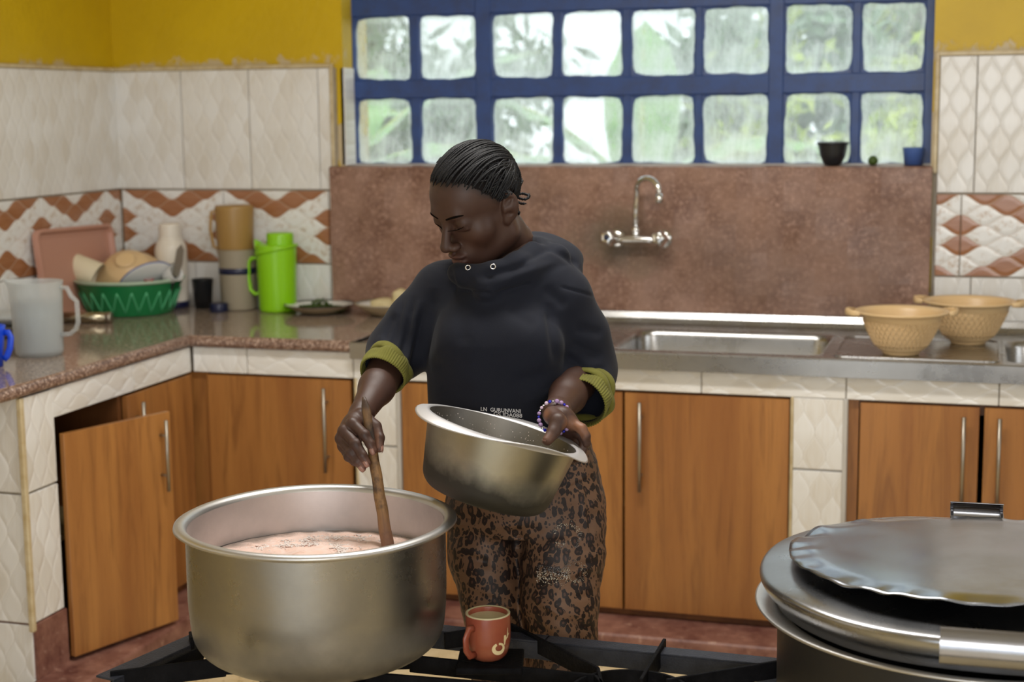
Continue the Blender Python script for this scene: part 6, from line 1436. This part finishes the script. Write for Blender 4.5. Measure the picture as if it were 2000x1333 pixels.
ico.free(); a = 0.0; i = 0; seq = ['bead_pink', 'bead_silver', 'bead_lilac', 'bead_blue', 'bead_lilac', 'bead_lilac', 'bead_silver', 'bead_blue', 'bead_pink', 'bead_silver']; szs = [.0030, .0022, .0036, .0024, .0040, .0042, .0026, .0030, .0036, .0024]
while a < 2*PI-.06:
    s_ = szs[i % 10]; p = cen+bu_*math.cos(a)*R0+bv_*math.sin(a)*hgt; o = bpy.data.objects.new('bead', bme[seq[i % 10]]); C.objects.link(o); o.parent = brl; o.location = Vector(p)-ps.location; o.scale = (s_,)*3
    a += (s_+szs[(i+1) % 10])*1.04/math.hypot(R0*math.sin(a)+1e-4, hgt*math.cos(a)); i += 1
# ------------------------------------------------------------------ wooden stirring stick
ax_ = (ST_-SB2); Ls = float(np.linalg.norm(ax_)); q = Vector(ax_).to_track_quat('Z', 'Y')
sk = empty('stirring_stick', tuple(SB2), 'charred flat wooden stirring stick standing in the pink broth, gripped in a hand', 'stick', rot=q.to_euler())
n_ = 40; V, Fc = [], []
vloc = (q.inverted()@Vector(AR)); ang = math.atan2(vloc.y, vloc.x)
for i in range(n_+1):
    t = i/n_; z = t*Ls; w = np.interp(t, [0, .25, .55, .72, .86, .95, 1.0], [.0125, .0110, .0098, .0092, .0088, .0070, .0030]); d = np.interp(t, [0, .5, .9, 1], [.0060, .0066, .0060, .0026])
    for k in range(14):
        a = 2*PI*k/14; e = 2.6; cx_, sx_ = math.cos(a), math.sin(a); s_ = (abs(cx_)**e+abs(sx_)**e)**(-1/e); x, y = cx_*s_*w+.0006*math.sin(i*.9+k), sx_*s_*d; V.append((x*math.cos(ang)-y*math.sin(ang), x*math.sin(ang)+y*math.cos(ang), z))
for i in range(n_):
    for k in range(14): Fc.append((i*14+k, i*14+(k+1) % 14, (i+1)*14+(k+1) % 14, (i+1)*14+k))
Fc += [tuple(range(14))[::-1], tuple(n_*14+k for k in range(14))]; mesh_obj('shaft', V, Fc, M['stickwood'], sk)
# ------------------------------------------------------------------ the tilted pot held at the rim
hc = A3(983, 838, 2.70); tiltn = UP*.957+AR*.285+AU*0; tiltn = UP*math.cos(math.radians(17))+np.array(RT_)*math.sin(math.radians(17)); tiltn = tiltn-TC*.055; tiltn /= np.linalg.norm(tiltn)
hq = Vector(tiltn).to_track_quat('Z', 'Y'); HBt, R1h, R0h, RRh = .128, .1325, .112, .1545
hp_ = empty('cooking_pot', tuple(hc-tiltn*HBt), 'smaller soot stained aluminium pot with a wavy rim, tilted and held by the woman', 'pot', rot=hq.to_euler())
inv_ = hq.inverted(); rl_ = inv_@Vector(AR); a_r = math.atan2(rl_.y, rl_.x)
def hwp(p, a, i):
    da = a-a_r; r0 = math.hypot(p[0], p[1]); fl_ = max(0, (r0-R1h+.002)/(RRh-R1h)) if p[2] > HBt-.012 else 0
    return (p[0]*(1+.012*math.cos(2*da)), p[1]*(1+.012*math.cos(2*da)), p[2]+fl_*(-.0045*math.cos(2*da)-.006*math.cos(3*da+.3)+.004*math.cos(da)-.004)+(.0012*math.sin(5*da)*fl_))
lathe('wall', rnd_prof([(0, .0), (R0h*.86, .0), (R0h, .016), (R1h, HBt-.002)], .018, 7), M['sooty_alu'], hp_, 96, warp=hwp)
lathe('inside', rnd_prof([(0, .003), (R0h*.86, .003), (R0h-.002, .018), (R1h-.0025, HBt-.001)], .018, 7), M['floury'], hp_, 96, warp=hwp)
lathe('rim', [(R1h-.0028, HBt-.004), (R1h-.001, HBt+.0005), (R1h+.004, HBt+.002), (RRh-.003, HBt+.0015), (RRh, HBt), (RRh-.003, HBt-.0012), (R1h+.003, HBt-.0012), (R1h, HBt-.005)], M['pale_rim'], hp_, 112, warp=hwp)
V, Fc = [], []; r = np.random.RandomState(9)
for i in range(520):
    a = r.uniform(0, 2*PI); z = HBt*r.uniform(.55, .93); rr_ = (R0h+(R1h-R0h)*z/HBt-.0026)*(1+.012*math.cos(2*(a-a_r))); blob(V, Fc, (rr_*math.cos(a), rr_*math.sin(a), z), r.uniform(.0003, .0011))
fc_ = mesh_obj('food_residue', V, Fc, M['foam'], hp_); fc_['kind'] = 'stuff'
